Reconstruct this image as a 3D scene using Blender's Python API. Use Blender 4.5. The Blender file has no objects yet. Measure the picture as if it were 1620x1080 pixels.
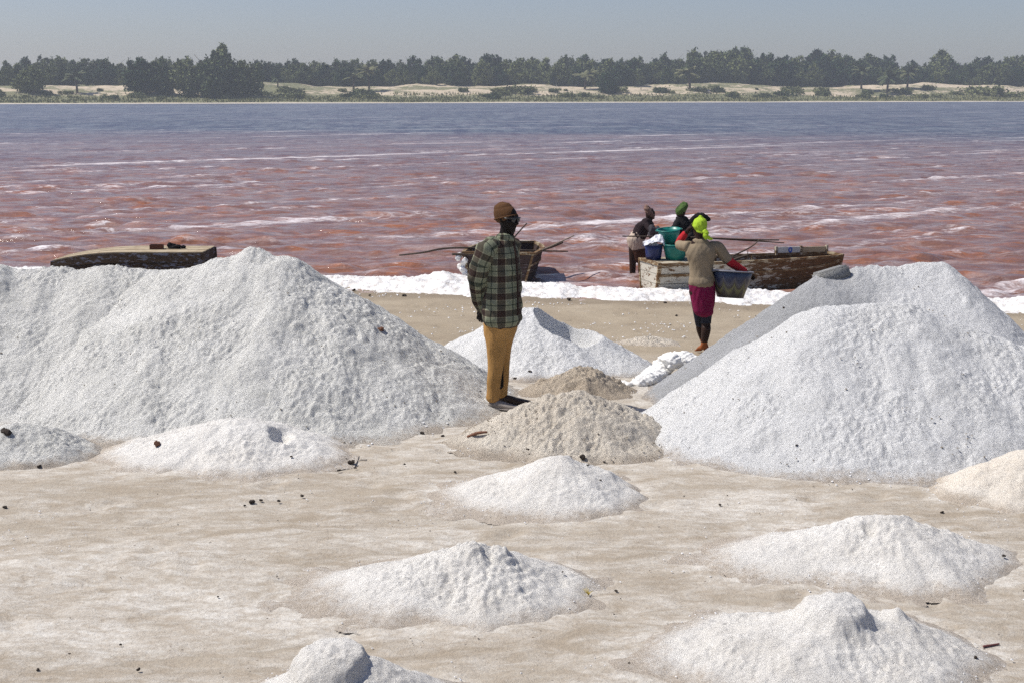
import bpy, math, random
import numpy as np
from mathutils import Vector, Matrix

random.seed(7)
rng = np.random.default_rng(7)
S = bpy.context.scene
COL = S.collection
R = math.radians

# ------------------------------------------------------------------ camera
CAM_H = 2.75
PITCH = math.atan(390 / 2250)
cam = bpy.data.cameras.new('camera')
cam.sensor_width = 36; cam.lens = 50
cam.clip_start = 0.1; cam.clip_end = 9000
camo = bpy.data.objects.new('camera', cam)
camo.location = (0, 0, CAM_H)
camo.rotation_euler = (math.pi / 2 - PITCH, 0, 0)
COL.objects.link(camo)
S.camera = camo

# ------------------------------------------------------------------ world and sun
SUN_EL = R(54)
sd = Vector((-0.985, 0.15, 0)).normalized() * math.cos(SUN_EL)
sd.z = math.sin(SUN_EL)
W = bpy.data.worlds.new('World'); S.world = W
W.use_nodes = True
wn = W.node_tree
for n in list(wn.nodes): wn.nodes.remove(n)
wo = wn.nodes.new('ShaderNodeOutputWorld')
wb = wn.nodes.new('ShaderNodeBackground')
sk = wn.nodes.new('ShaderNodeTexSky')
sk.sky_type = 'NISHITA'; sk.sun_disc = False
sk.sun_elevation = SUN_EL
sk.sun_rotation = math.atan2(sd.x, sd.y)
sk.air_density = 1.0; sk.dust_density = 0.9; sk.ozone_density = 2.5
hs = wn.nodes.new('ShaderNodeHueSaturation')
hs.inputs['Saturation'].default_value = 0.85
wn.links.new(sk.outputs[0], hs.inputs['Color'])
tn = wn.nodes.new('ShaderNodeMix'); tn.data_type = 'RGBA'; tn.blend_type = 'MULTIPLY'
tn.inputs[0].default_value = 1.0; tn.inputs[7].default_value = (0.985, 0.985, 1.16, 1)      # dusty, slightly bluish air
wn.links.new(hs.outputs[0], tn.inputs[6]); wn.links.new(tn.outputs[2], wb.inputs[0])
wb.inputs[1].default_value = 0.079
wn.links.new(wb.outputs[0], wo.inputs[0])
sun = bpy.data.lights.new('sun', 'SUN')
sun.energy = 5.0; sun.angle = R(0.6); sun.color = (1.0, 0.955, 0.89)
suno = bpy.data.objects.new('sun', sun)
suno.rotation_euler = sd.to_track_quat('Z', 'Y').to_euler()
suno.location = (-20, 10, 30)
COL.objects.link(suno)
S.view_settings.view_transform = 'Standard'
S.view_settings.look = 'None'
S.view_settings.exposure = 0.11
S.view_settings.gamma = 1
S.view_settings.use_curve_mapping = False
S.cycles.volume_bounces = 0
S.cycles.max_bounces = 6
S.cycles.diffuse_bounces = 3
S.cycles.use_denoising = False
S.cycles.use_adaptive_sampling = False
S.cycles.sample_clamp_indirect = 4.0

# ------------------------------------------------------------------ helpers: tagging
def tag(o, label=None, cat=None, group=None, kind=None):
    if label: o['label'] = label
    if cat: o['category'] = cat
    if group: o['group'] = group
    if kind: o['kind'] = kind
    return o

def empty(name, loc, label, cat, group=None, rz=0):
    o = bpy.data.objects.new(name, None)
    o.empty_display_size = 0.2
    o.location = loc; o.rotation_euler = (0, 0, rz)
    COL.objects.link(o)
    return tag(o, label, cat, group)

def link(name, me, mat=None, parent=None, loc=None):
    o = bpy.data.objects.new(name, me)
    COL.objects.link(o)
    if mat is not None and len(me.materials) == 0: me.materials.append(mat)
    if parent: o.parent = parent
    if loc is not None: o.location = loc
    return o

def copy_tree(o, parent=None):
    c = o.copy(); COL.objects.link(c); c.parent = parent
    for ch in list(o.children): copy_tree(ch, c)
    return c

def mesh_np(name, v, f, smooth=True, mat=None):
    """v (n,3) array, f (m,k) array of equal-size faces"""
    me = bpy.data.meshes.new(name)
    v = np.asarray(v, dtype=np.float32); f = np.asarray(f, dtype=np.int32)
    me.vertices.add(len(v)); me.vertices.foreach_set('co', v.ravel())
    k = f.shape[1]
    me.loops.add(f.size); me.loops.foreach_set('vertex_index', f.ravel())
    me.polygons.add(len(f))
    me.polygons.foreach_set('loop_start', np.arange(0, f.size, k, dtype=np.int32))
    me.polygons.foreach_set('loop_total', np.full(len(f), k, dtype=np.int32))
    me.polygons.foreach_set('use_smooth', np.full(len(f), smooth, dtype=bool))
    me.update(calc_edges=True)
    if mat: me.materials.append(mat)
    return me

def attr(me, name, arr):
    a = me.attributes.new(name, 'FLOAT', 'POINT')
    a.data.foreach_set('value', np.asarray(arr, dtype=np.float32).ravel())

def grid_faces(ny, nx, keep=None):
    idx = np.arange(ny * nx).reshape(ny, nx)
    f = np.stack([idx[:-1, :-1], idx[:-1, 1:], idx[1:, 1:], idx[1:, :-1]], -1).reshape(-1, 4)
    if keep is not None:
        kk = (keep[:-1, :-1] | keep[:-1, 1:] | keep[1:, 1:] | keep[1:, :-1]).ravel()
        f = f[kk]
    return f

def compact(v, f):
    u, inv = np.unique(f, return_inverse=True)
    return v[u], inv.reshape(f.shape), u

# ------------------------------------------------------------------ helpers: noise
def _h(ix, iy, s):
    h = (ix.astype(np.int64) * 374761393 + iy.astype(np.int64) * 668265263 + s * 2147483647) & 0xffffffff
    h = ((h ^ (h >> 13)) * 1274126177) & 0xffffffff
    h = ((h ^ (h >> 16)) * 2246822519) & 0xffffffff
    return (h ^ (h >> 15)) & 0xffffffff

def perlin(x, y, s=0):
    x = np.asarray(x, float); y = np.asarray(y, float)
    ix = np.floor(x); iy = np.floor(y); fx = x - ix; fy = y - iy
    def g(dx, dy):
        a = _h(ix + dx, iy + dy, s) * (2 * np.pi / 4294967296.0)
        return np.cos(a) * (fx - dx) + np.sin(a) * (fy - dy)
    u = fx * fx * fx * (fx * (fx * 6 - 15) + 10); v = fy * fy * fy * (fy * (fy * 6 - 15) + 10)
    a = g(0, 0); b = g(1, 0); c = g(0, 1); d = g(1, 1)
    return ((a + (b - a) * u) * (1 - v) + (c + (d - c) * u) * v) * 1.5

def fbm(x, y, s=0, o=4, gain=0.5):
    t = 0; a = 1
    for i in range(o):
        t = t + a * perlin(x * 2 ** i + 17.3 * i, y * 2 ** i - 9.1 * i, s + i); a *= gain
    return t

def worley(x, y, s=0):
    ix = np.floor(x); iy = np.floor(y); best = np.full(np.shape(x), 9.0)
    for dx in (-1, 0, 1):
        for dy in (-1, 0, 1):
            cx = ix + dx; cy = iy + dy
            px = cx + _h(cx, cy, s) / 4294967296.0; py = cy + _h(cx, cy, s + 5) / 4294967296.0
            best = np.minimum(best, (px - x) ** 2 + (py - y) ** 2)
    return np.sqrt(best)

def sstep(a, b, x):
    t = np.clip((x - a) / (b - a), 0, 1)
    return t * t * (3 - 2 * t)

# ------------------------------------------------------------------ terrain functions and pixel geometry
WATER = -0.5
def tcoord(x, y):
    return y + 0.22 * np.clip(x, -9, 14)
def gz0(x, y):
    return np.interp(tcoord(x, y), [0, 12.6, 15, 17.5, 20.5, 23.6, 25.0, 28.2, 34, 60],
                     [0.0, 0.0, -0.12, -0.30, -0.44, -0.5, -0.85, -1.05, -1.8, -2.6])
CP, SP = math.cos(PITCH), math.sin(PITCH)
def ray(px, py):
    r = (px - 810) / 2250; u = (540 - py) / 2250
    return Vector((r, CP + u * SP, -SP + u * CP))
def U(px, py, Y):
    """the world point at distance Y seen at that place of the photograph"""
    d = ray(px, py); t = Y / d.y
    return Vector((d.x * t, Y, CAM_H + d.z * t))
def G(px, py, z=None):
    """where that line of sight meets the ground"""
    d = ray(px, py)
    if z is not None:
        t = (z - CAM_H) / d.z
        return Vector((d.x * t, d.y * t, z))
    t = 1.0
    while t < 80:
        p = d * t
        if CAM_H + p.z < float(gz0(p.x, p.y)): break
        t += 0.01
    p = d * t
    return Vector((p.x, p.y, float(gz0(p.x, p.y))))
def mpp(Y): return (Y * CP + 2.9 * SP) / 2250      # metres per photo pixel at distance Y

# ------------------------------------------------------------------ materials
class NT:
    def __init__(s, name):
        s.m = bpy.data.materials.new(name); s.m.use_nodes = True
        s.t = s.m.node_tree
        for n in list(s.t.nodes): s.t.nodes.remove(n)
        s.out = s.t.nodes.new('ShaderNodeOutputMaterial')
        s.b = s.t.nodes.new('ShaderNodeBsdfPrincipled')
        s.t.links.new(s.b.outputs[0], s.out.inputs[0])
    def n(s, typ, ins=None, **kw):
        n = s.t.nodes.new('ShaderNode' + typ)
        for k, v in kw.items(): setattr(n, k, v)
        for k, v in (ins or {}).items(): s.put(n.inputs[k], v)
        return n
    def put(s, sock, v):
        if isinstance(v, bpy.types.NodeSocket): s.t.links.new(v, sock)
        elif isinstance(v, bpy.types.Node): s.t.links.new(v.outputs[0], sock)
        else:
            if sock.type == 'RGBA' and not isinstance(v, (int, float)) and len(v) == 3: v = (*v, 1)
            sock.default_value = v
    def set(s, **kw):
        for k, v in kw.items(): s.put(s.b.inputs[k.replace('_', ' ')], v)
        return s
    def coord(s, kind='Object', scale=(1, 1, 1), rot=(0, 0, 0)):
        c = s.n('TexCoord'); m = s.n('Mapping', {'Vector': c.outputs[kind], 'Scale': scale, 'Rotation': rot})
        return m.outputs[0]
    def world(s, scale=(1, 1, 1), rot=(0, 0, 0)):
        g = s.n('NewGeometry'); p = g.outputs['Position']
        if any(rot): p = s.n('Mapping', {'Vector': p, 'Rotation': rot}).outputs[0]      # turn first, then stretch
        return s.n('Mapping', {'Vector': p, 'Scale': scale}).outputs[0]
    def noise(s, vec, scale=5, detail=4, rough=0.6, dist=0):
        return s.n('TexNoise', {'Vector': vec, 'Scale': scale, 'Detail': detail, 'Roughness': rough, 'Distortion': dist}).outputs[0]
    def ramp(s, fac, a, b, ca=(0, 0, 0, 1), cb=(1, 1, 1, 1)):
        r = s.n('ValToRGB', {'Fac': fac})
        e = r.color_ramp.elements
        e[0].position = a; e[1].position = b
        e[0].color = (*ca[:3], 1); e[1].color = (*cb[:3], 1)
        return r.outputs[0]
    def mix(s, f, a, b, mode='MIX'):
        m = s.n('Mix', data_type='RGBA', blend_type=mode)
        s.put(m.inputs[0], f); s.put(m.inputs[6], a); s.put(m.inputs[7], b)
        return m.outputs[2]
    def math(s, op, a, b=0.5, clamp=False):
        m = s.n('Math', operation=op, use_clamp=clamp); s.put(m.inputs[0], a); s.put(m.inputs[1], b)
        return m.outputs[0]
    def attr(s, name): return s.n('Attribute', attribute_name=name).outputs['Fac']
    def bump(s, h, strength=0.5, dist=0.01, prev=None):
        b = s.n('Bump', {'Height': h, 'Strength': strength, 'Distance': dist})
        if prev is not None: s.put(b.inputs['Normal'], prev)
        return b.outputs[0]

def plain(name, c, rough=0.7, var=0.25, scale=6, bump=0.3, bdist=0.004, spec=0.3):
    t = NT(name); co = t.coord()
    n = t.noise(co, scale, 5, 0.65)
    dark = tuple(v * (1 - var) for v in c); light = tuple(min(1, v * (1 + var)) for v in c)
    t.set(Base_Color=t.ramp(n, 0.3, 0.7, dark, light), Roughness=rough)
    t.put(t.b.inputs['Specular IOR Level'], spec)
    t.put(t.b.inputs['Normal'], t.bump(t.noise(co, scale * 6, 3), bump, bdist))
    return t.m

def salt_mat(name, clean, dirty, dirt=0.5, toe=(0.47, 0.39, 0.30), grain=1.0, specks=0.62):
    t = NT(name); w = t.world()
    n1 = t.noise(w, 2.2, 5, 0.6); n2 = t.noise(w, 26, 4, 0.7)
    f = t.math('ADD', t.math('MULTIPLY', n1, 0.6), t.math('MULTIPLY', n2, 0.4))
    c = t.mix(t.ramp(f, 0.5 - 0.12 * dirt, 0.72), clean, dirty)
    gr_ = t.noise(t.world((1, 1, 1.6)), 38, 5, 0.8)
    c = t.mix(t.ramp(gr_, 0.26, 0.39, (.85, .85, .85), (0, 0, 0)), c, tuple(v * .72 for v in dirty))
    # small dark grains of mud and shell
    vo = t.n('TexVoronoi', {'Vector': w, 'Scale': 17.0, 'Randomness': 1.0})
    sp = t.ramp(vo.outputs['Distance'], 0.05, 0.12, (1, 1, 1), (0, 0, 0))
    gate = t.ramp(t.noise(w, 5.5, 3, 0.5), specks - 0.02, specks + 0.06)
    c = t.mix(t.math('MULTIPLY', sp, gate), c, (0.16, 0.13, 0.10))
    # toe where the salt thins out into the ground
    e = t.attr('edge')
    ef = t.ramp(t.math('ADD', e, t.math('MULTIPLY', t.math('SUBTRACT', t.math('ADD', t.math('MULTIPLY', n2, 0.5), t.math('MULTIPLY', n1, 0.5)), 0.5), 1.6)), 0.0, 0.38, (1, 1, 1), (0, 0, 0))
    c = t.mix(t.math('MULTIPLY', ef, 0.85), c, toe)
    t.set(Base_Color=c, Roughness=0.75)
    t.put(t.b.inputs['Specular IOR Level'], 0.35)
    b = t.bump(t.noise(w, 30, 6, 0.82), 1.0, 0.034 * grain)
    b = t.bump(t.noise(w, 95, 4, 0.8), 1.0, 0.011 * grain, b)
    t.put(t.b.inputs['Normal'], b)
    return t.m

M = {}
M['salt_white'] = salt_mat('fresh_salt', (0.87, 0.87, 0.855), (0.76, 0.76, 0.74), 0.3)
M['salt_left'] = salt_mat('weathered_salt', (0.93, 0.92, 0.87), (0.77, 0.76, 0.70), 0.8, grain=1.2)
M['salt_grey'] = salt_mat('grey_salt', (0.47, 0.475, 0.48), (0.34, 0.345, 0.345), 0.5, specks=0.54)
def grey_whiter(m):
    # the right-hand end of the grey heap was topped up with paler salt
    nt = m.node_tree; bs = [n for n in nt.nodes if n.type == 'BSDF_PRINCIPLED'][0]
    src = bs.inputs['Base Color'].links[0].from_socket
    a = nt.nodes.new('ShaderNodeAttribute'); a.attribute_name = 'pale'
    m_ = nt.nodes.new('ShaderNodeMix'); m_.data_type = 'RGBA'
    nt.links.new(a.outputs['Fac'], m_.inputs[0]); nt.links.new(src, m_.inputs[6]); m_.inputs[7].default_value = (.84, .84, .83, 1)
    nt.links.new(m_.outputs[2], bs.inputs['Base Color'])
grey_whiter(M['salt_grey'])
M['slab'] = salt_mat('grey_slab_salt', (0.40, 0.40, 0.39), (0.27, 0.27, 0.26), 0.8, toe=(0.36, 0.36, 0.35))
M['salt_small'] = salt_mat('raw_salt', (0.90, 0.875, 0.82), (0.75, 0.71, 0.64), 0.6, grain=0.7)
M['salt_warm'] = salt_mat('warm_salt', (0.88, 0.82, 0.72), (0.76, 0.67, 0.55), 0.6, grain=0.7)
M['salt_cream'] = salt_mat('cream_salt', (0.88, 0.81, 0.69), (0.68, 0.59, 0.47), 1.0, grain=1.2, specks=0.5)
M['salt_brown'] = salt_mat('muddy_salt', (0.70, 0.60, 0.47), (0.46, 0.37, 0.27), 1.2, grain=1.4, specks=0.48)

def ground_mat():
    t = NT('packed_salty_sand'); w = t.world(); ws = t.world((0.45, 1.2, 1), (0, 0, R(-12)))
    n1 = t.noise(ws, 1.1, 7, 0.62, 0.6); n2 = t.noise(ws, 3.7, 7, 0.7, 0.8); n3 = t.noise(w, 34, 5, 0.75)
    a = t.ramp(n1, 0.36, 0.66, (0.33, 0.275, 0.205), (0.43, 0.385, 0.315))
    n4 = t.noise(t.world((0.8, 1.5, 1), (0, 0, R(8))), 9, 7, 0.75, 0.5)
    f2 = t.math('MULTIPLY', t.ramp(n2, 0.38, 0.68), 0.85)
    c = t.mix(f2, a, (0.53, 0.49, 0.425))
    cr = t.attr('crust')
    f = t.math('ADD', t.math('ADD', t.math('MULTIPLY', n2, 0.9), t.math('ADD', t.math('MULTIPLY', n3, 0.18), t.math('MULTIPLY', n4, 0.32))), t.math('MULTIPLY', cr, .8))
    c = t.mix(t.ramp(f, 0.66, 1.40), c, (0.66, 0.63, 0.57))
    c = t.mix(t.ramp(n4, 0.36, 0.56, (.55, .55, .55), (0, 0, 0)), c, (0.34, 0.275, 0.20))
    c = t.mix(t.ramp(n3, 0.40, 0.72, (0, 0, 0), (.6, .6, .6)), c, (0.34, 0.28, 0.21))
    # tiny white grains and dark flecks
    vo = t.n('TexVoronoi', {'Vector': w, 'Scale': 16.0, 'Randomness': 1.0})
    sp = t.ramp(vo.outputs['Distance'], 0.07, 0.13, (1, 1, 1), (0, 0, 0))
    gate = t.ramp(t.noise(w, 3.1, 3, 0.6), 0.52, 0.64)
    c = t.mix(t.math('MULTIPLY', sp, gate), c, (0.13, 0.10, 0.08))
    beach = t.attr('beach')
    wb_ = t.ramp(t.noise(w, 1.3, 5, 0.6), 0.3, 0.7, (0.29, 0.235, 0.165), (0.37, 0.31, 0.225))
    vo2 = t.n('TexVoronoi', {'Vector': w, 'Scale': 9.0, 'Randomness': 1.0})
    sp2 = t.ramp(vo2.outputs['Distance'], 0.08, 0.15, (1, 1, 1), (0, 0, 0))
    g2 = t.ramp(t.noise(w, 1.7, 3, 0.6), 0.55, 0.68)
    wb_ = t.mix(t.math('MULTIPLY', sp2, g2), wb_, (0.75, 0.72, 0.68))
    c = t.mix(beach, c, wb_)
    c = t.mix(t.attr('wet'), c, (0.15, 0.115, 0.08))
    t.set(Base_Color=c, Roughness=0.85)
    t.put(t.b.inputs['Specular IOR Level'], 0.25)
    b = t.bump(n2, 0.35, 0.03)
    b = t.bump(n4, 0.8, 0.02, b)
    b = t.bump(n3, 0.8, 0.012, b)
    b = t.bump(t.noise(w, 150, 3, 0.7), 0.4, 0.004, b)
    t.put(t.b.inputs['Normal'], b)
    return t.m
M['ground'] = ground_mat()

def water_mat():
    t = NT('pink_lake_water')
    g = t.n('NewGeometry'); pos = g.outputs['Position']
    sep = t.n('SeparateXYZ', {'Vector': pos})
    # the coloured algae water ends in a wavering front about ninety metres out
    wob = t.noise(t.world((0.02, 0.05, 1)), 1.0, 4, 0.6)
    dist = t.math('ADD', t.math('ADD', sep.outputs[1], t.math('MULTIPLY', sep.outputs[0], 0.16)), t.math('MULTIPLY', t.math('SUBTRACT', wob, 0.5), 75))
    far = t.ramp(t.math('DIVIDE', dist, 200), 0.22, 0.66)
    st = R(-38)
    cr = t.attr('crest')
    ns = t.noise(t.world((0.6, 1.5, 1), (0, 0, R(-8))), 0.95, 6, 0.7, 0.6)
    fine = t.noise(t.world((0.55, 2.2, 1), (0, 0, R(-5))), 1.5, 7, 0.78, 0.4)
    mid = t.noise(t.world((0.10, 0.5, 1), (0, 0, R(-5))), 0.9, 7, 0.78, 0.3)
    pk_ = t.ramp(t.math('ADD', ns, t.math('MULTIPLY', cr, 0.045)), 0.47, 0.66)
    pink = t.mix(pk_, (0.195, 0.100, 0.076), (0.33, 0.118, 0.045))
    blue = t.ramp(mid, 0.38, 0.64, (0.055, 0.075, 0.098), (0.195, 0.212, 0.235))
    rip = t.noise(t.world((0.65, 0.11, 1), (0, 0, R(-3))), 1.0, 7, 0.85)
    blue = t.mix(t.ramp(rip, 0.44, 0.56), (0.035, 0.045, 0.080), blue)  # light and dark dashes of distant wavelets painted into the colour
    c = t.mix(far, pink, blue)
    dk_ = t.noise(t.world((0.8, 0.9, 1), (0, 0, R(-4))), 1.4, 6, 0.78)
    c = t.mix(t.ramp(dk_, 0.34, 0.50, (.9, .9, .9), (0, 0, 0)), c, t.mix(0.5, c, (0.10, 0.06, 0.07)))  # shaded sides of the ripples put into the colour as dark blotches
    # thin film of froth drawn out by the wind; its speckle paints in ripple contrast
    film = t.ramp(t.math('ADD', t.math('MULTIPLY', fine, 0.7), t.math('MULTIPLY', mid, 0.3)), 0.48, 0.60)
    film = t.math('MULTIPLY', film, t.math('SUBTRACT', 0.50, t.math('MULTIPLY', far, 0.34)))
    c = t.mix(film, c, (0.46, 0.39, 0.38))
    # streaks of salt froth
    n_st = t.noise(t.world((0.09, 1.0, 1), (0, 0, st)), 0.42, 6, 0.62, 0.7)
    n_br = t.noise(t.world((0.9, 2.6, 1)), 2.2, 6, 0.78, 1.0)
    f = t.math('ADD', t.math('MULTIPLY', n_st, 0.72), t.math('MULTIPLY', n_br, 0.36))
    f = t.math('ADD', f, t.math('MULTIPLY', cr, 0.045))
    foam = t.ramp(f, 0.585, 0.68)
    foam = t.math('MULTIPLY', foam, t.math('SUBTRACT', 0.88, t.math('MULTIPLY', far, 0.5)))
    n_sh = t.math('ADD', t.attr('shorefoam'), t.math('MULTIPLY', t.math('SUBTRACT', n_br, 0.5), 1.1))
    foam = t.math('MAXIMUM', foam, t.math('MULTIPLY', t.ramp(n_sh, 0.45, 0.75), 0.85))
    c = t.mix(foam, c, (0.78, 0.74, 0.75))
    t.set(Base_Color=c)
    t.put(t.b.inputs['Roughness'], t.math('ADD', t.math('ADD', 0.13, t.math('MULTIPLY', far, 0.22)), t.math('MULTIPLY', foam, 0.5)))
    t.put(t.b.inputs['IOR'], 1.30)
    b = t.bump(t.noise(t.world((0.5, 1.2, 1), (0, 0, R(6))), 0.55, 4, 0.6), 0.8, 0.35)
    b = t.bump(t.noise(t.world((1.0, 1.8, 1), (0, 0, R(10))), 3.2, 4, 0.65, 0.3), 0.8, 0.06, b)
    b = t.bump(t.noise(t.world((1.0, 1.7, 1), (0, 0, R(-14))), 9, 3, 0.65), 0.5, 0.02, b)
    t.put(t.b.inputs['Normal'], b)
    return t.m
M['water'] = water_mat()

def foam_mat():
    t = NT('salt_froth'); w = t.world()
    n = t.noise(w, 9, 5, 0.7)
    t.set(Base_Color=t.ramp(n, 0.32, 0.62, (0.56, 0.51, 0.46), (0.88, 0.88, 0.87)), Roughness=0.6)
    b = t.bump(t.noise(w, 28, 4, 0.7), 0.8, 0.03)
    t.put(t.b.inputs['Normal'], b)
    t.b.inputs['Subsurface Weight'].default_value = 0.0
    return t.m
M['foam'] = foam_mat()

def bank_mat():
    t = NT('dune_sand_and_grass'); w = t.world((1, 1, 1)); 
    n = t.noise(t.world((0.5, 1, 1)), 0.06, 6, 0.65, 0.5); n2 = t.noise(w, 0.35, 5, 0.7)
    sand = t.ramp(n2, 0.3, 0.7, (0.42, 0.34, 0.235), (0.60, 0.50, 0.37))
    grass = t.ramp(n2, 0.3, 0.7, (0.085, 0.10, 0.042), (0.21, 0.195, 0.10))
    g = t.attr('grass')
    f = t.math('ADD', g, t.math('MULTIPLY', t.math('SUBTRACT', t.math('ADD', t.math('MULTIPLY', n, 0.6), t.math('MULTIPLY', n2, 0.4)), 0.5), 2.6))
    c = t.mix(t.ramp(f, 0.44, 0.56), sand, grass)
    c = t.mix(t.math('MULTIPLY', t.attr('salt'), 0.8), c, (0.50, 0.46, 0.40))
    t.set(Base_Color=c, Roughness=0.95)
    t.put(t.b.inputs['Normal'], t.bump(n2, 0.8, 0.6))
    return t.m
M['bank'] = bank_mat()

def leaf_mat(name, a, b):
    t = NT(name); w = t.world()
    oi = t.n('ObjectInfo')
    n = t.noise(w, 0.45, 4, 0.7)
    f = t.math('ADD', n, t.math('MULTIPLY', t.math('SUBTRACT', oi.outputs['Random'], 0.5), 0.8))
    t.set(Base_Color=t.ramp(f, 0.3, 0.72, a, b), Roughness=0.8)
    t.put(t.b.inputs['Specular IOR Level'], 0.2)
    return t.m
M['leaf'] = leaf_mat('casuarina_needles', (0.022, 0.050, 0.014), (0.155, 0.175, 0.062))
M['palm'] = leaf_mat('palm_frond', (0.045, 0.065, 0.026), (0.13, 0.13, 0.06))
M['bush'] = leaf_mat('bush_leaf', (0.06, 0.085, 0.032), (0.19, 0.20, 0.085))
M['grass'] = leaf_mat('bank_grass_blade', (0.095, 0.115, 0.042), (0.25, 0.24, 0.11))
M['bark'] = plain('bark', (0.10, 0.075, 0.055), 0.9)

# ------------------------------------------------------------------ salt mounds
MOUNDS = []          # footprints, used to spread crust on the ground
def mound_mesh(name, x0, x1, y0, y1, cell, zfun, mat, label, cat='salt heap', group=None, rough=1.0, seed=0, objname='salt_mound', clump=1.0):
    nx = int((x1 - x0) / cell) + 1; ny = int((y1 - y0) / cell) + 1
    X, Y = np.meshgrid(np.linspace(x0, x1, nx), np.linspace(y0, y1, ny))
    g = gz0(X, Y)
    z = zfun(X, Y)
    e = np.clip(z / 0.14, 0, 1)
    m = sstep(0.0, 0.10, z)
    wx = X + 0.12 * perlin(X * 2.3, Y * 2.3, seed + 40); wy = Y + 0.12 * perlin(X * 2.3, Y * 2.3, seed + 41)
    d = 0.040 * fbm(wx * 2.0, wy * 2.0, seed, 4) * rough
    patch = 0.4 + 0.6 * sstep(-0.3, 0.45, fbm(X * 1.6, Y * 1.6, seed + 9, 3))
    cl = 1 - worley(wx * 19, wy * 19, seed + 3)
    p1 = perlin(X * 11, Y * 11, seed + 6); p2 = perlin(X * 24, Y * 24, seed + 7); p3 = perlin(X * 43, Y * 43, seed + 10)
    lumps = sstep(0.25, 0.8, perlin(X * 6.5, Y * 6.5, seed + 13)) * sstep(0.1, 0.6, perlin(X * 1.1, Y * 1.1, seed + 14))
    d += (0.012 * (cl - 0.5) + 0.012 * p1 + 0.014 * p2 + 0.010 * p3) * patch * clump + 0.03 * lumps * clump
    d += 0.022 * perlin(X * 3.2 + 0.4 * perlin(X, Y * 2, seed + 21), Y * 0.7, seed + 20) * clump * sstep(.1, .4, z)
    z = z + d * m + 0.006 * perlin(X * 9, Y * 9, seed + 8) + 0.012 * fbm(X * 3.0, Y * 3.0, seed + 12, 3) * (1 - m)
    keep = z > -0.015
    f = grid_faces(ny, nx, keep)
    cx, cy = (x0 + x1) / 2, (y0 + y1) / 2; cz = float(gz0(cx, cy))
    v = np.stack([X - cx, Y - cy, g + z - cz], -1).reshape(-1, 3)
    v, f, u = compact(v, f)
    me = mesh_np(name, v, f, True, mat)
    attr(me, 'edge', e.ravel()[u])
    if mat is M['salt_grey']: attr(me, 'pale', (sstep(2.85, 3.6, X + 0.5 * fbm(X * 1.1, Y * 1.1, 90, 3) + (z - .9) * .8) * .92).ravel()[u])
    o = link(objname, me, None, None, (cx, cy, cz))
    tag(o, label, cat, group)
    MOUNDS.append((cx, cy, zfun, x0, x1, y0, y1))
    return o

def cones(specs, k=0.06, toe=0.05, off=0.022):
    """specs: (x0,y0,x1,y1,h0,h1,slope_left,slope_right,slope_front,slope_back,round)"""
    def fn(X, Y):
        tot = None
        for (ax, ay, bx, by, h0, h1, sl, sr, sf, sb, e) in specs:
            dx, dy = bx - ax, by - ay; L2 = dx * dx + dy * dy + 1e-9
            t = np.clip(((X - ax) * dx + (Y - ay) * dy) / L2, 0, 1)
            ex = X - (ax + t * dx); ey = Y - (ay + t * dy)
            s_x = np.where(ex < 0, sl, sr); s_y = np.where(ey < 0, sf, sb)
            z = h0 + (h1 - h0) * t - np.sqrt((s_x * ex) ** 2 + (s_y * ey) ** 2 + e * e) + e
            tot = z if tot is None else np.maximum(tot, z) + k * np.exp(-np.abs(tot - z) / k) * 0.5
        z = toe * np.log1p(np.exp(np.clip(tot / toe, -30, 30))) - off
        return z
    return fn

def small_mound(pl, pr, ptx, pty, pyb, label, mat, seed, p_l=1.3, p_r=1.25, e=0.12, kd=0.9, dents=(), bumps=(), group=None, cell=0.012, rough=0.6, clump=0.7, hplus=0.0, cut=0):
    pm = (pl + pr) / 2
    F = G(pm, pyb); Yf = F.y
    hw = (pr - pl) / 2 * mpp(Yf)
    Yc = Yf + hw * kd
    T = U(ptx, pty, Yc)
    h = T.z - float(gz0(T.x, Yc)) + hplus
    hwL = (ptx - pl) * mpp(Yc); hwR = (pr - ptx) * mpp(Yc); d = hw * kd
    def fn(X, Y):
        ex = X - T.x; ey = Y - Yc
        ang = np.arctan2(ey, ex)
        wob = 1 + 0.10 * perlin(np.cos(ang) * 1.7 + seed, np.sin(ang) * 1.7, seed) + 0.07 * perlin(np.cos(ang) * 4 + seed, np.sin(ang) * 4, seed + 2)
        rx = np.where(ex < 0, hwL, hwR)
        t = np.sqrt((ex / rx) ** 2 + (ey / d) ** 2) / wob
        t = np.sqrt(t * t + e * e) - e
        p = p_r + (p_l - p_r) * sstep(0.35, -0.35, ex / max(hwL, hwR))
        z = h * np.where(t < 1, np.clip(1 - t, 0, 1) ** p, -0.35 * (t - 1))
        for (bx, by, r, a) in bumps: z = z + a * np.exp(-((ex - bx) ** 2 + (ey - by) ** 2) / r ** 2)
        for (bx, by, rx_, ry_, a) in dents:
            q = np.sqrt(((ex - bx) / rx_) ** 2 + ((ey - by) / ry_) ** 2)
            z = z - a * (1 - sstep(0.25, 1.05, q + 0.12 * perlin(ex * 16, ey * 16, seed))) * sstep(0.0, 0.12, z)
        if cut: z = cut(ex, ey, z, h)
        return z - 0.006
    m = 0.12
    return mound_mesh('salt_heap_mesh', T.x - hwL * 1.15 - m, T.x + hwR * 1.15 + m, Yc - d * 1.2 - m, Yc + d * 1.2 + m, cell, fn, mat, label, group=group,
                      seed=seed, rough=rough, clump=clump, objname='salt_mound'), T

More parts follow.
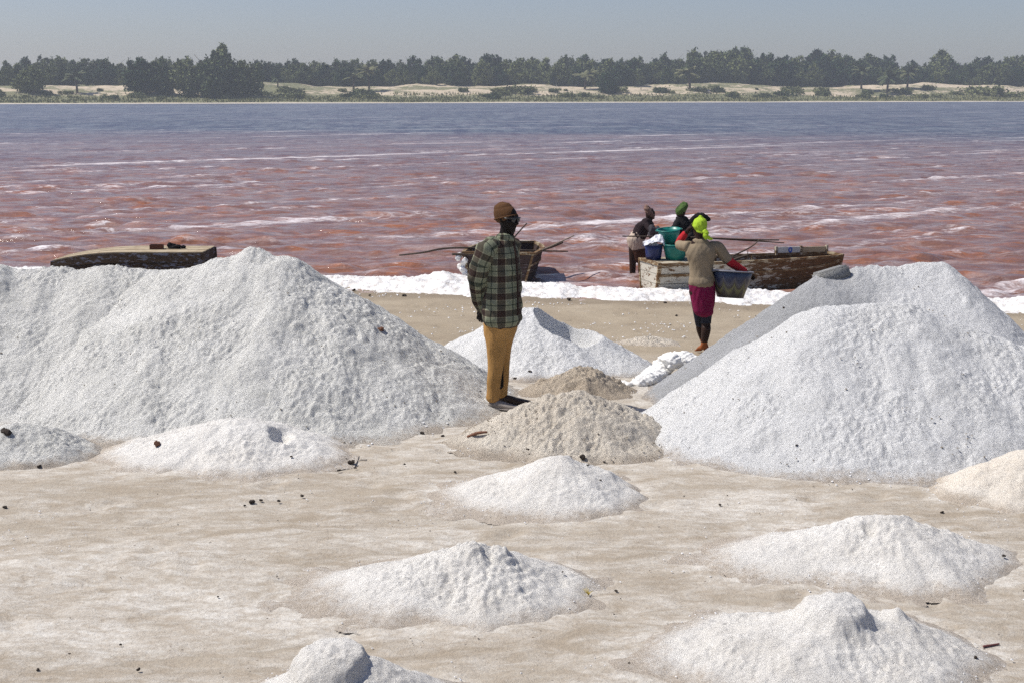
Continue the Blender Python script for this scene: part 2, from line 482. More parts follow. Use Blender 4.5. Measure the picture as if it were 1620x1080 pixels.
# the two big heaps on the left
mound_mesh('big_salt_heap', -7.6, -2.2, 10.9, 15.6, 0.014, cones([
    (-7.6, 13.45, -4.85, 13.45, 1.12, 1.11, .6, .62, .66, .7, .10),
    (-4.65, 13.45, -3.4, 13.5, 1.14, 1.15, .6, .66, .70, .7, .10),
    (-4.93, 13.35, -4.83, 13.35, 1.19, 1.19, 1.1, 1.1, .8, .8, .06),
    (-4.1, 13.2, -4.35, 12.5, 1.04, .52, .9, .9, .7, .9, .10)], 0.04),
    M['salt_left'], 'long off-white salt heap at the left edge, below the upturned boat', 'salt heap', seed=11, objname='salt_heap')
mound_mesh('big_salt_heap', -4.6, 0.1, 10.6, 16.2, 0.014, cones([
    (-2.75, 13.2, -2.15, 13.15, 1.27, 1.30, .62, .645, .62, .7, .10),
    (-2.40, 13.15, -2.32, 13.15, 1.375, 1.375, 1.0, 1.1, 1.0, 1.0, .04),
    (-1.85, 14.2, -1.65, 14.6, 0.80, 0.66, .7, .62, .7, .7, .08),
    (-3.35, 13.3, -3.05, 13.2, 1.10, 1.12, .68, .66, .60, .8, .08),
    (-3.0, 12.6, -3.1, 11.8, 0.74, 0.30, .66, .6, .60, .7, .10)], 0.05),
    M['salt_left'], 'tallest off-white salt heap, its peak left of the man in the checked shirt', 'salt heap', seed=23, objname='salt_heap')
# grey heap with the fresh one against it
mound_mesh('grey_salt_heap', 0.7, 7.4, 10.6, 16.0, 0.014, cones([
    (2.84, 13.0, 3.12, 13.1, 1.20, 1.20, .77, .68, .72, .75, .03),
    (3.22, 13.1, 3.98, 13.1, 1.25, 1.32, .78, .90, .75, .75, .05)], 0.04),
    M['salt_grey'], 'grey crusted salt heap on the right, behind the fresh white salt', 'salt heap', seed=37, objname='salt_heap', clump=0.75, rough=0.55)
mound_mesh('white_salt_heap', 0.9, 6.6, 9.6, 13.4, 0.014, cones([
    (2.60, 11.75, 3.25, 11.80, 1.055, 1.045, .75, .62, .66, .9, .14),
    (3.3, 11.85, 4.6, 11.45, 1.04, .62, .7, .6, .63, .9, .12),
    (2.3, 11.35, 3.0, 11.2, 0.72, .70, .62, .62, .66, .9, .12)], 0.06, off=0.03),
    M['salt_white'], 'big heap of bright white fresh salt leaning on the grey heap', 'salt heap', seed=51, objname='salt_heap', clump=0.85, rough=0.8)

# smaller heaps
small_mound(-60, 136, 32, 668, 737, 'low off-white salt mound cut by the left edge, dark scrap on top', M['salt_left'], 61, 1.0, 1.0, 0.3, rough=1.0, clump=1.1)
small_mound(192, 520, 372, 661, 748, 'low salt mound with a deep notch near its right end', M['salt_small'], 67, 1.15, 0.95, 0.25, dents=((0.37, -0.10, 0.11, 0.17, 0.09), (-0.05, -0.42, 0.10, 0.05, 0.03)), kd=0.75)
def cavity(ex, ey, z, h):
    q = np.sqrt(((ex - 0.36) / 0.40) ** 2 + ((ey + 0.12) / 0.50) ** 2) + 0.06 * perlin(ex * 4, ey * 4, 8)
    return np.where(q < 1, np.minimum(z, 0.12 - 0.12 * (ex - .36) + 0.10 * q ** 2 + 0.42 * q ** 7), z)
small_mound(672, 1016, 850, 485, 602, 'white salt mound with a scooped-out hollow, behind the standing man', M['salt_white'], 71, 1.05, 1.05, 0.18, cut=cavity, kd=0.95)
small_mound(838, 1000, 915, 581, 633, 'brown muddy salt mound between two paler ones', M['salt_brown'], 73, 1.0, 1.1, 0.2, rough=1.3, clump=1.5, kd=0.9)
small_mound(742, 1075, 900, 622, 727, 'cream coloured dirty salt mound in front of the muddy one', M['salt_cream'], 79, 1.05, 1.05, 0.22, rough=1.2, clump=1.3, kd=0.8)
small_mound(684, 1015, 886, 721, 822, 'off-white salt mound with smooth flanks, below the cream one', M['salt_small'], 83, 1.35, 1.0, 0.10, kd=0.85)
small_mound(490, 925, 748, 864, 988, 'salt mound with a rough double top beside the yellow weed', M['salt_small'], 89, 1.35, 1.1, 0.16, kd=0.75, bumps=((-0.02, -0.05, 0.10, 0.045), (0.17, 0.0, 0.06, 0.035)),
            dents=((0.09, -0.08, 0.05, 0.10, 0.03),), clump=1.0, rough=0.9, cell=0.010)
def ledge(ex, ey, z, h):
    q = np.sqrt(((ex - 0.0) / 0.19) ** 2 + ((ey + 0.02) / 0.22) ** 2)
    return np.minimum(z, h * .8) + 0.07 * np.sqrt(np.clip(1 - (q * .98) ** 4, 0, 1)) * (1 - sstep(0.80, 1.0, q + 0.08 * perlin(ex * 14, ey * 14, 3)))
small_mound(395, 705, 520, 1030, 1165, 'salt mound topped by a smooth rounded lump, at the bottom edge', M['salt_small'], 97, 1.2, 1.1, 0.25, kd=0.8, cut=ledge, cell=0.009, rough=0.5, clump=0.5)
small_mound(1120, 1590, 1415, 817, 937, 'long low salt mound with one small pit near its peak', M['salt_small'], 101, 1.25, 1.0, 0.12, kd=0.72, dents=((-0.17, -0.10, 0.05, 0.06, 0.03), (-0.22, -0.50, 0.06, 0.05, 0.025)), cell=0.011)
def step(ex, ey, z, h):
    q = np.sqrt((ex / 0.19) ** 2 + ((ey - 0.02) / 0.24) ** 2)
    return np.where(q < 1.3, z + 0.06 * (1 - sstep(0.7, 1.1, q + 0.1 * perlin(ex * 9, ey * 9, 5))), z)
small_mound(1010, 1545, 1320, 958, 1115, 'nearest salt mound at lower right, with a flat broken cap', M['salt_small'], 107, 1.25, 1.05, 0.15, kd=0.75, cut=step, cell=0.010, bumps=((0.34, 0.08, 0.09, 0.05),), rough=0.8)
small_mound(1500, 1760, 1640, 712, 806, 'warm cream salt mound cut by the right edge', M['salt_warm'], 109, 1.05, 1.0, 0.2, kd=0.8)
small_mound(980, 1072, 1030, 531, 548, 'thin smear of salt lumps on the beach behind the sack', M['salt_cream'], 113, 1.0, 1.0, 0.3, kd=0.8, clump=1.8, rough=0.6)

# ------------------------------------------------------------------ ground
def axis(parts):
    out = []
    for a, b, s in parts: out.append(np.arange(a, b, s))
    out.append(np.array([parts[-1][1]])); return np.concatenate(out)
gx = axis([(-90, -20, 5), (-20, -8, 0.5), (-8, 8, 0.05), (8, 20, 0.5), (20, 90, 5)])
gy = axis([(-40, 0, 4), (0, 5, 0.25), (5, 15, 0.045), (15, 28, 0.09), (28, 70, 1.5)])
X, Y = np.meshgrid(gx, gy)
Z = gz0(X, Y)
near = sstep(27, 20, tcoord(X, Y))
Z = Z + near * (0.022 * fbm(X * 0.5, Y * 0.9, 201, 3) + 0.008 * fbm(X * 2.2, Y * 3.5, 205, 3) - 0.004)
Z = Z + near * (0.010 * fbm(X * 5, Y * 5, 211, 3) * (.4 + .6 * sstep(-.2, .5, perlin(X * .5, Y * .5, 213))))
for k in range(170):      # old footprints pressed into the sand
    fxx, fyy = (rng.uniform(-6, 9), rng.uniform(13.5, 22)) if k % 3 else (rng.uniform(-4, 4.5), rng.uniform(7, 12.5))
    a_ = rng.uniform(0, 3.14); sel = (np.abs(X - fxx) < .3) & (np.abs(Y - fyy) < .3)
    ex_ = (X[sel] - fxx) * math.cos(a_) + (Y[sel] - fyy) * math.sin(a_); ey_ = -(X[sel] - fxx) * math.sin(a_) + (Y[sel] - fyy) * math.cos(a_)
    q_ = (ex_ / .14) ** 2 + (ey_ / .065) ** 2; Z[sel] += -.016 * np.exp(-q_ ** 1.5) + .008 * np.exp(-(q_ - 2.2) ** 2)
crust = np.zeros_like(X)
for (cx, cy, fn, x0, x1, y0, y1) in MOUNDS:
    sel = (X > x0 - .6) & (X < x1 + .6) & (Y > y0 - .6) & (Y < y1 + .6)
    z = fn(X[sel], Y[sel])
    crust[sel] = np.maximum(crust[sel], 0.30 * sstep(-0.035, 0.01, z))
def patch(px, py, rx, ry, a):
    p = G(px, py)
    q = np.sqrt(((X - p.x) / rx) ** 2 + ((Y - p.y) / ry) ** 2) + 0.35 * fbm(X * 2, Y * 2, 77, 3)
    np.maximum(crust, a * sstep(1.15, 0.55, q), out=crust)
patch(668, 556, 0.42, 0.75, 0.95)
patch(200, 930, 1.2, 1.0, 0.22); patch(60, 1000, 0.8, 0.5, 0.30); patch(560, 985, 0.6, 0.3, 0.35); patch(1130, 1060, 0.5, 0.4, 0.3)
patch(1180, 800, 0.7, 0.5, 0.25); patch(430, 960, 0.7, 0.3, 0.35); patch(640, 850, .6, .3, .22)
tc = tcoord(X, Y)
bch = sstep(15.0, 17.0, tc + 0.7 * fbm(X * 0.6, Y * 0.6, 33, 3)) * sstep(27, 25, tc)
wet = sstep(21.9, 22.6, tc + 0.25 * fbm(X * 1.2, Y * 1.2, 35, 3)) * 0.45
me = mesh_np('ground', np.stack([X, Y, Z], -1).reshape(-1, 3), grid_faces(*X.shape), True, M['ground'])
attr(me, 'crust', crust); attr(me, 'beach', bch); attr(me, 'wet', wet)
tag(link('ground', me), kind='structure')

# ------------------------------------------------------------------ lake
ys = [20.5]
while ys[-1] < 760: ys.append(ys[-1] * 1.0052)
ys = np.array(ys); us = np.linspace(-0.8, 0.8, 520)
Yw = np.repeat(ys[:, None], len(us), 1); Xw = us[None, :] * Yw
Zw = np.zeros_like(Xw)
wr = np.random.default_rng(3)
Xd = Xw + 0.35 * perlin(Xw * 0.35, Yw * 0.35, 301); Yd = Yw + 0.35 * perlin(Xw * 0.35, Yw * 0.35, 302)
for i in range(46):
    lam = 0.30 * (5.5 ** (i / 45.0)); ang = -math.pi / 2 + wr.normal(0, 0.42) + 0.12
    kk = 2 * math.pi / lam
    amp = 0.0085 * lam ** 0.5 * np.clip(lam / (0.0052 * Yw) / 3.5 - 0.2, 0, 1)
    ph = kk * (math.cos(ang) * Xd + math.sin(ang) * Yd) + wr.uniform(0, 6.28)
    Zw += amp * (1 - 2 * np.abs(np.sin(ph / 2)) ** 1.5) * 1.25
env = 0.65 + 0.6 * sstep(-0.4, 0.5, perlin(Xw * 0.22, Yw * 0.35, 303))
Zw *= env
crest = np.clip(Zw / 0.08, -1, 2)
tcw = tcoord(Xw, Yw)
Zw *= sstep(23.0, 26.5, tcw) * 0.85 + 0.15
me = mesh_np('lake', np.stack([Xw, Yw, Zw + WATER], -1).reshape(-1, 3), grid_faces(*Xw.shape), True, M['water'])
attr(me, 'crest', crest)
attr(me, 'shorefoam', sstep(28.5, 23.4, tcw) * 0.52)
tag(link('lake_water', me), kind='structure')

# froth bank thrown up along the waterline
fx = np.arange(-13, 13, 0.035); fy = np.arange(-1.6, 2.4, 0.035)
FX, FT = np.meshgrid(fx, fy)
FY = 23.75 + FT - 0.22 * np.clip(FX, -9, 14)
wid = np.interp(FX, [-9, -3.6, -1.9, -0.9, 0.2, 2, 4, 6, 8.5, 13], [1.0, .9, 1.0, 1.30, .95, .8, .85, .8, .95, 1.0])
cen = np.interp(FX, [-9, -3.6, -0.9, 2, 8.5], [.45, .35, .15, -.15, -.15])
nn = fbm(FX * 0.9, FT * 0.9, 401, 4)
q = 1 - np.abs(FT - cen) / (wid * (1 + 0.35 * nn))
hh = np.interp(FX, [-9, -2.2, -1.1, -0.4, 0.6, 2.6, 3.3, 4.5, 13], [.07, .08, .19, .13, .09, .08, .17, .08, .09])
lump = np.sqrt(np.clip(1 - worley(FX * 3.4, FY * 3.4, 402) ** 2, 0, 1)) * (.7 + .6 * perlin(FX * 2, FY * 2, 406)); lump2 = np.sqrt(np.clip(1 - worley(FX * 9, FY * 9, 403) ** 2, 0, 1)) + .25 * perlin(FX * 18, FY * 18, 407)
fz = hh * sstep(0, 0.75, q) * (0.55 + 0.6 * lump) + (0.055 * (lump - .45) + 0.07 * (lump2 - 0.7)) * sstep(-0.1, 0.3, q) - 0.02 - 0.06 * sstep(0.1, -0.35, q)
fz += 0.016 * perlin(FX * 14, FY * 14, 404) * sstep(-.1, .1, q)
base = np.maximum(gz0(FX, FY), WATER)
keep = fz > -0.03
v, f, u = compact(np.stack([FX, FY, base + fz], -1).reshape(-1, 3), grid_faces(*FX.shape, keep))
tag(link('salt_foam', mesh_np('salt_foam', v, f, True, M['foam'])), 'thick white salt froth thrown up in a band along the waterline', 'foam', kind='stuff')

# ------------------------------------------------------------------ far bank with dunes
S0 = Vector((-178, 495)); S1 = Vector((243, 668)); TT = (S1 - S0).normalized(); NN = Vector((-TT.y, TT.x))
MID = (S0 + S1) / 2
def far_xy(u, d): return MID.x + TT.x * u + NN.x * d, MID.y + TT.y * u + NN.y * d
def far_z(u, d):
    b = np.interp(d, [-8, 0, 5, 26, 40, 58, 76, 120, 900], [-1.6, -.52, -.1, 1.1, 2.2, 5.2, 6.7, 6.6, 6.0])
    dn = np.maximum(fbm(u * 0.016 + 4, d * 0.02, 501, 4), -0.30)
    return b + sstep(15, 60, d) * (1.9 * dn + 0.35 * fbm(u * .08, d * .1, 505, 3)) + 0.2 * sstep(0, 10, d) * fbm(u * .1, d * .1, 507, 2) + 0.10 * fbm(u * .02, d * 0 , 509, 3)
uu = axis([(-900, -300, 12), (-300, 300, 1.5), (300, 900, 12)])
dd = axis([(-8, 8, 0.8), (8, 110, 1.5), (110, 300, 8), (300, 900, 40)])
DU, DD = np.meshgrid(uu, dd)
BX, BY = far_xy(DU, DD); BZ = far_z(DU, DD)
me = mesh_np('far_bank', np.stack([BX, BY, BZ], -1).reshape(-1, 3), grid_faces(*DU.shape), True, M['bank'])
gr = sstep(2.5, 5.5, DD) * (1 - sstep(26, 44, DD)) * 1.0 + sstep(26, 44, DD) * 0.50
gr = gr * 0.95 + 0.16 * sstep(0.0, 0.6, perlin(DU * 0.012 + 3, DD * 0.0, 511)) * sstep(30, 45, DD) + 0.5 * sstep(95, 125, DD)
attr(me, 'grass', gr); attr(me, 'salt', sstep(-1, 0.5, DD + fbm(DU * .03, DD * 0, 515, 3) * 1.2) * sstep(4.0, 2.4, DD + 1.2 * fbm(DU * .05, DD * 0, 513, 3)))
tag(link('far_bank', me), kind='structure')

# grass blades on the far bank
ng = 26000
gu = rng.uniform(-290, 290, ng); gd = 4 + rng.beta(1.2, 1.6, ng) * 42
keepg = perlin(gu * 0.03, gd * 0.1, 520) + rng.uniform(-.5, .5, ng) > -0.25
gu = gu[keepg]; gd = gd[keepg]
gxx, gyy = far_xy(gu, gd); gzz = far_z(gu, gd)
hgt = rng.uniform(0.25, 1.0, len(gu)); wdt = rng.uniform(0.15, 0.5, len(gu)); an = rng.uniform(0, 3.14, len(gu))
lx = rng.normal(0, .2, len(gu))
c_, s_ = np.cos(an) * wdt, np.sin(an) * wdt
V = np.stack([np.stack([gxx - c_, gyy - s_, gzz - .1], -1), np.stack([gxx + c_, gyy + s_, gzz - .1], -1), np.stack([gxx + lx, gyy, gzz + hgt], -1)], 1).reshape(-1, 3)
tag(link('bank_grass', mesh_np('bank_grass', V, np.arange(len(V)).reshape(-1, 3), False, M['grass'])), 'rough green grass covering the low bank across the lake', 'grass', kind='stuff')

# ------------------------------------------------------------------ trees
def tube_np(pts, rad, n=7):
    pts = [Vector(p) for p in pts]; V = []; F = []
    ref = Vector((0.3, 0.9, 0.1)).normalized()
    for i, p in enumerate(pts):
        d = (pts[min(i + 1, len(pts) - 1)] - pts[max(i - 1, 0)]).normalized()
        a = d.cross(ref)
        if a.length < 0.05: a = d.cross(Vector((1, 0, 0)))
        a.normalize(); b = d.cross(a)
        for k in range(n):
            t = 2 * math.pi * k / n
            V.append(p + (a * math.cos(t) + b * math.sin(t)) * rad[i])
    for i in range(len(pts) - 1):
        for k in range(n):
            F.append((i * n + k, i * n + (k + 1) % n, (i + 1) * n + (k + 1) % n, (i + 1) * n + k))
    return V, F
def tubes(name, lst, mat, n=7, caps=True):
    V = []; F = []
    for pts, rad in lst:
        if caps:
            a = Vector(pts[0]); b = Vector(pts[-1])
            pts = [a] + list(pts) + [b]; rad = [0.0005] + list(rad) + [0.0005]
        v, f = tube_np(pts, rad, n); o = len(V)
        V += v; F += [tuple(i + o for i in q) for q in f]
    return mesh_np(name, [tuple(v) for v in V], F, True, mat)

def crown_mesh(r, H, Wd, base, nclump, per, leaf, mat, lean=0.0, top=1.0):
    """leaf-sized faces gathered in tufts along rising boughs; irregular outline with gaps"""
    C = []; 
    lobes = [(r.uniform(-.28, .28) * Wd, r.uniform(-.28, .28) * Wd, r.uniform(.62, 1.0) * H, r.uniform(.22, .40) * Wd) for _ in range(6)]
    lobes[0] = (0.05 * Wd, 0, H, .36 * Wd)
    for i in range(nclump):
        lx_, ly_, lz_, lr_ = lobes[r.integers(len(lobes))]
        t = r.uniform(0, 1) ** 0.8
        z = base + (lz_ - base) * t
        prof = (math.sin(math.pi * min(1, 0.12 + 0.88 * t) ** 0.8)) ** 0.6 if top else 1
        a = r.uniform(0, 2 * math.pi); rr = lr_ * (0.35 + 0.75 * math.sqrt(r.uniform(0, 1))) * prof
        k = 0.35 + 0.65 * t
        C.append((lx_ * (0.6 + .4 * t) + math.cos(a) * rr + lean * z, ly_ * (.6 + .4 * t) + math.sin(a) * rr, z, r.uniform(.22, .5) * (1.15 - .5 * t)))
    C = np.array(C)
    idx = r.integers(0, len(C), nclump * per)
    c = C[idx]
    off = r.normal(0, 1, (len(idx), 3)) * c[:, 3:4] * np.array([.9, .9, 1.7])
    p = c[:, :3] + off
    # each face: a narrow drooping or rising blade
    d = r.normal(0, 1, (len(idx), 3)); d[:, 2] += 1.3; d /= np.linalg.norm(d, axis=1)[:, None]
    w = np.cross(d, r.normal(0, 1, (len(idx), 3))); w /= np.linalg.norm(w, axis=1)[:, None] + 1e-9
    ln = leaf * r.uniform(0.6, 1.5, (len(idx), 1)); wd = leaf * 0.36 * r.uniform(0.6, 1.3, (len(idx), 1))
    a = p - d * ln * .5; b = p + w * wd; c2 = p + d * ln * .6; e = p - w * wd
    V = np.stack([a, b, c2, e], 1).reshape(-1, 3)
    return mesh_np('crown', V, np.arange(len(V)).reshape(-1, 4), False, mat)

def make_tree(seed, H, Wd, base, label, group, n=300, per=26, leaf=0.58, mat=None):
    r = np.random.default_rng(seed)
    root = empty('casuarina_tree', (0, 0, 0), label, 'tree', group)
    limbs = [([(0, 0, -1), (r.uniform(-.2, .2), .1, H * .4), (r.uniform(-.4, .4), 0, H * .85)], [.24, .17, .04])]
    for k in range(7):
        a = r.uniform(0, 6.28); z0 = H * r.uniform(.15, .6); l = Wd * r.uniform(.25, .45)
        limbs.append(([(0, 0, z0), (math.cos(a) * l * .5, math.sin(a) * l * .5, z0 + l * .5), (math.cos(a) * l, math.sin(a) * l, z0 + l * 1.1)], [.09, .06, .02]))
    link('trunk', tubes('trunk', limbs, M['bark'], 6), None, root)
    link('crown', crown_mesh(r, H, Wd, base, n, per, leaf, mat or M['leaf']), None, root)
    return root

GT = 'trees in the belt across the lake'
LT = 'dark feathery casuarina of ordinary height in the belt of trees across the lake'
protos = []
for i, (h, w_, b) in enumerate([(11.5, 8.5, 1.2), (10.0, 9.5, 0.8), (12.5, 8.0, 1.5), (9.0, 8.0, .8), (11.0, 10.5, 1.0), (13.0, 7.0, 2.0), (9.5, 10.0, .6)]):
    protos.append(make_tree(600 + i, h, w_, b, LT, GT))
placed = 0
tr = np.random.default_rng(12)
def put_tree(px, topy, d, proto, label=None, wide=1.0, hmin=3.0):
    """a tree whose line of sight is px, d metres behind the waterline, its top seen at topy"""
    global placed
    k = (px - 810) / 2250
    # x = k * depth ; solve for u on the line at distance d
    best = None
    for u in np.arange(-330, 330, 1.0):
        x, y = far_xy(u, d)
        e = abs(x / (y * CP + 0.6) - k)
        if best is None or e < best[0]: best = (e, u, x, y)
    _, u, x, y = best
    z = float(far_z(u, d))
    top = U(px, topy, y).z
    h = max(hmin, top - z)
    o = proto if proto.get('used') is None else copy_tree(proto)
    if proto.get('used') is None: proto['used'] = 1
    if 'used' in o and o is not proto: del o['used']
    H0 = proto['h0']
    s = h / H0
    o.location = (x, y, z - 0.1); o.rotation_euler = (0, 0, tr.uniform(0, 6.28)); w = s * wide * tr.uniform(1.15, 1.5)
    o.scale = (w, w, s)
    if label: o['label'] = label; del o['group']
    placed += 1
    return o
for i, p in enumerate(protos): p['h0'] = float([11.5, 10.0, 12.5, 9.0, 11.0, 13.0, 9.5][i])
skyline = [(-60, 98), (0, 100), (40, 96), (90, 88), (130, 96), (160, 92), (200, 98), (235, 96), (270, 92), (300, 96), (330, 90), (385, 104), (420, 98), (460, 95), (500, 97), (540, 93), (600, 96), (650, 96), (700, 92),
           (730, 86), (770, 86), (810, 92), (850, 92), (900, 90), (950, 92), (1000, 88), (1040, 92), (1080, 88), (1110, 78), (1150, 76), (1185, 82), (1225, 82), (1260, 90), (1290, 84), (1330, 86), (1370, 88), (1415, 92), (1450, 100), (1485, 98), (1520, 96), (1560, 92), (1600, 92), (1680, 92)]
sx_ = [a for a, b in skyline]; sy_ = [b for a, b in skyline]
for px in np.arange(-55, 1690, 21):
    p = px + tr.uniform(-8, 8)
    put_tree(p, np.interp(p, sx_, sy_) + tr.uniform(-3, 7), tr.uniform(115, 150), protos[tr.integers(7)])
for px in np.arange(-50, 1690, 26):
    p = px + tr.uniform(-9, 9)
    put_tree(p, np.interp(p, sx_, sy_) + tr.uniform(5, 17), tr.uniform(92, 112), protos[tr.integers(7)])
for px in np.arange(-45, 1690, 31):
    p = px + tr.uniform(-10, 10)
    put_tree(p, np.interp(p, sx_, sy_) + tr.uniform(8, 22), tr.uniform(88, 100), protos[tr.integers(7)], None, 1.15)
for px in np.arange(-40, 1690, 48):
    p = px + tr.uniform(-14, 14)
    put_tree(p, np.interp(p, sx_, sy_) + tr.uniform(12, 26), tr.uniform(86, 94), protos[tr.integers(7)])
put_tree(356, 73, 42, protos[5], 'tallest casuarina across the lake, rising well above the left half of the belt', 1.0)
put_tree(1486, 83, 140, protos[3], 'lone small crown standing clear above the belt near its right end', .8)
for px, ty, w in [(222, 92, 1.1), (262, 96, 1.1), (300, 95, 1.0), (338, 84, .9), (385, 98, .9)]:
    o = put_tree(px, ty, 36 + tr.uniform(-4, 6), protos[tr.integers(7)], None, w)
    o['label'] = 'casuarina near the water in the dark clump around the tallest tree across the lake'; o['group'] = 'trees in the dark clump by the far water'
put_tree(52, 108, 46, protos[3], 'squat dark tree on the pale dune at the left end of the far bank', 1.1)
put_tree(962, 118, 50, protos[3], 'small pale-topped tree on the dune right of the middle of the far bank', 1.0)

# palms
def make_palm(seed, H):
    r = np.random.default_rng(seed)
    root = empty('palm_tree', (0, 0, 0), 'short ragged palm in front of the dark belt of trees across the lake', 'palm tree', 'palms on the far bank')
    link('trunk', tubes('trunk', [([(0, 0, -.5), (.15, 0, H * .5), (.3, .1, H)], [.22, .17, .15])], M['bark'], 7), None, root)
    V = []; F = []
    for k in range(20):
        a = r.uniform(0, 6.28); el = r.uniform(-.5, 1.3); L = r.uniform(1.8, 2.9)
        p = Vector((.3, .1, H)); dirv = Vector((math.cos(a) * math.cos(el), math.sin(a) * math.cos(el), math.sin(el)))
        side = Vector((-math.sin(a), math.cos(a), 0))
        pts = []
        for j in range(8):
            pts.append(p.copy()); p = p + dirv * (L / 7); dirv = (dirv + Vector((0, 0, -.17))).normalized()
        for j in range(7):
            w1 = .45 * math.sin(math.pi * (j + .4) / 7.6)
            for sgn in (-1, 1):
                o = len(V)
                V += [pts[j], pts[j + 1], pts[j + 1] + side * sgn * w1 + Vector((0, 0, -.22)), pts[j] + side * sgn * w1 * .9 + Vector((0, 0, -.3))]
                F.append((o, o + 1, o + 2, o + 3))
    link('crown', mesh_np('crown', [tuple(v) for v in V], F, False, M['palm']), None, root)
    root['h0'] = H + 1.6
    return root
palms = [make_palm(700 + i, h) for i, h in enumerate([4.5, 5.5, 3.5])]
for i, (px, ty) in enumerate([(122, 111), (365, 112), (440, 118), (560, 113), (584, 104), (925, 110), (1092, 104), (1362, 104), (1402, 112), (1434, 106), (1015, 128)]):
    put_tree(px, ty, 48 + (i * 7) % 18, palms[i % 3], None, 1.15)
# bushes
def make_bush(seed, H, Wd):
    r = np.random.default_rng(seed)
    me = crown_mesh(r, H, Wd, 0.1, 46, 26, .5, M['bush'], top=0)
    o = link('bush', me); tag(o, 'low round green bush on the sand or grass of the far bank', 'bush', 'bushes on the far bank'); o['h0'] = H
    return o
bushes = [make_bush(720 + i, h, w_) for i, (h, w_) in enumerate([(1.6, 5.5), (1.3, 7.0), (2.6, 3.6), (1.1, 3.6)])]
for i in range(84):
    px = tr.uniform(-30, 1650) if i % 3 else tr.choice([100, 170, 235, 560, 800, 860, 1180, 1270, 1400, 1450, 1520, 1570]) + tr.uniform(-35, 35)
    d = tr.uniform(22, 56)
    ypix = 150 - (float(far_z((px - 810) * 0.27, d)) + tr.uniform(.3, 1.2) - 2.75) / 0.262
    put_tree(px, ypix, d, bushes[i % 4], None, tr.uniform(.9, 1.5), tr.uniform(.8, 1.5))
for o in bpy.data.objects:
    for k in ('h0', 'used'):
        if k in o: del o[k]
print('trees placed', placed)
# ------------------------------------------------------------------ the air
hv = []
for z in (-4.0, 27.0):
    hv += [(-950, -60, z), (1000, -60, z), (1000, 1750, z), (-950, 1750, z)]
hm = mesh_np('haze', hv, [(0, 3, 2, 1), (4, 5, 6, 7), (0, 1, 5, 4), (1, 2, 6, 5), (2, 3, 7, 6), (3, 0, 4, 7)], False)
hz = bpy.data.materials.new('haze'); hz.use_nodes = True
ht = hz.node_tree
for n in list(ht.nodes): ht.nodes.remove(n)
ho = ht.nodes.new('ShaderNodeOutputMaterial'); hp = ht.nodes.new('ShaderNodeVolumePrincipled')
hp.inputs['Color'].default_value = (0.86, 0.92, 1.0, 1); hp.inputs['Density'].default_value = 0.00034
hp.inputs['Anisotropy'].default_value = 0.2
ht.links.new(hp.outputs[0], ho.inputs['Volume'])
tag(link('haze', hm, hz), kind='stuff')
# ------------------------------------------------------------------ helpers: lofted, fused figures
def catmull(P, sub):
    out = []
    n = len(P)
    for i in range(n - 1):
        p0 = P[max(i - 1, 0)]; p1 = P[i]; p2 = P[i + 1]; p3 = P[min(i + 2, n - 1)]
        for k in range(sub):
            t = k / sub
            out.append(0.5 * ((2 * p1) + (p2 - p0) * t + (2 * p0 - 5 * p1 + 4 * p2 - p3) * t * t + (3 * p1 - p0 - 3 * p2 + p3) * t ** 3))
    out.append(P[-1]); return out

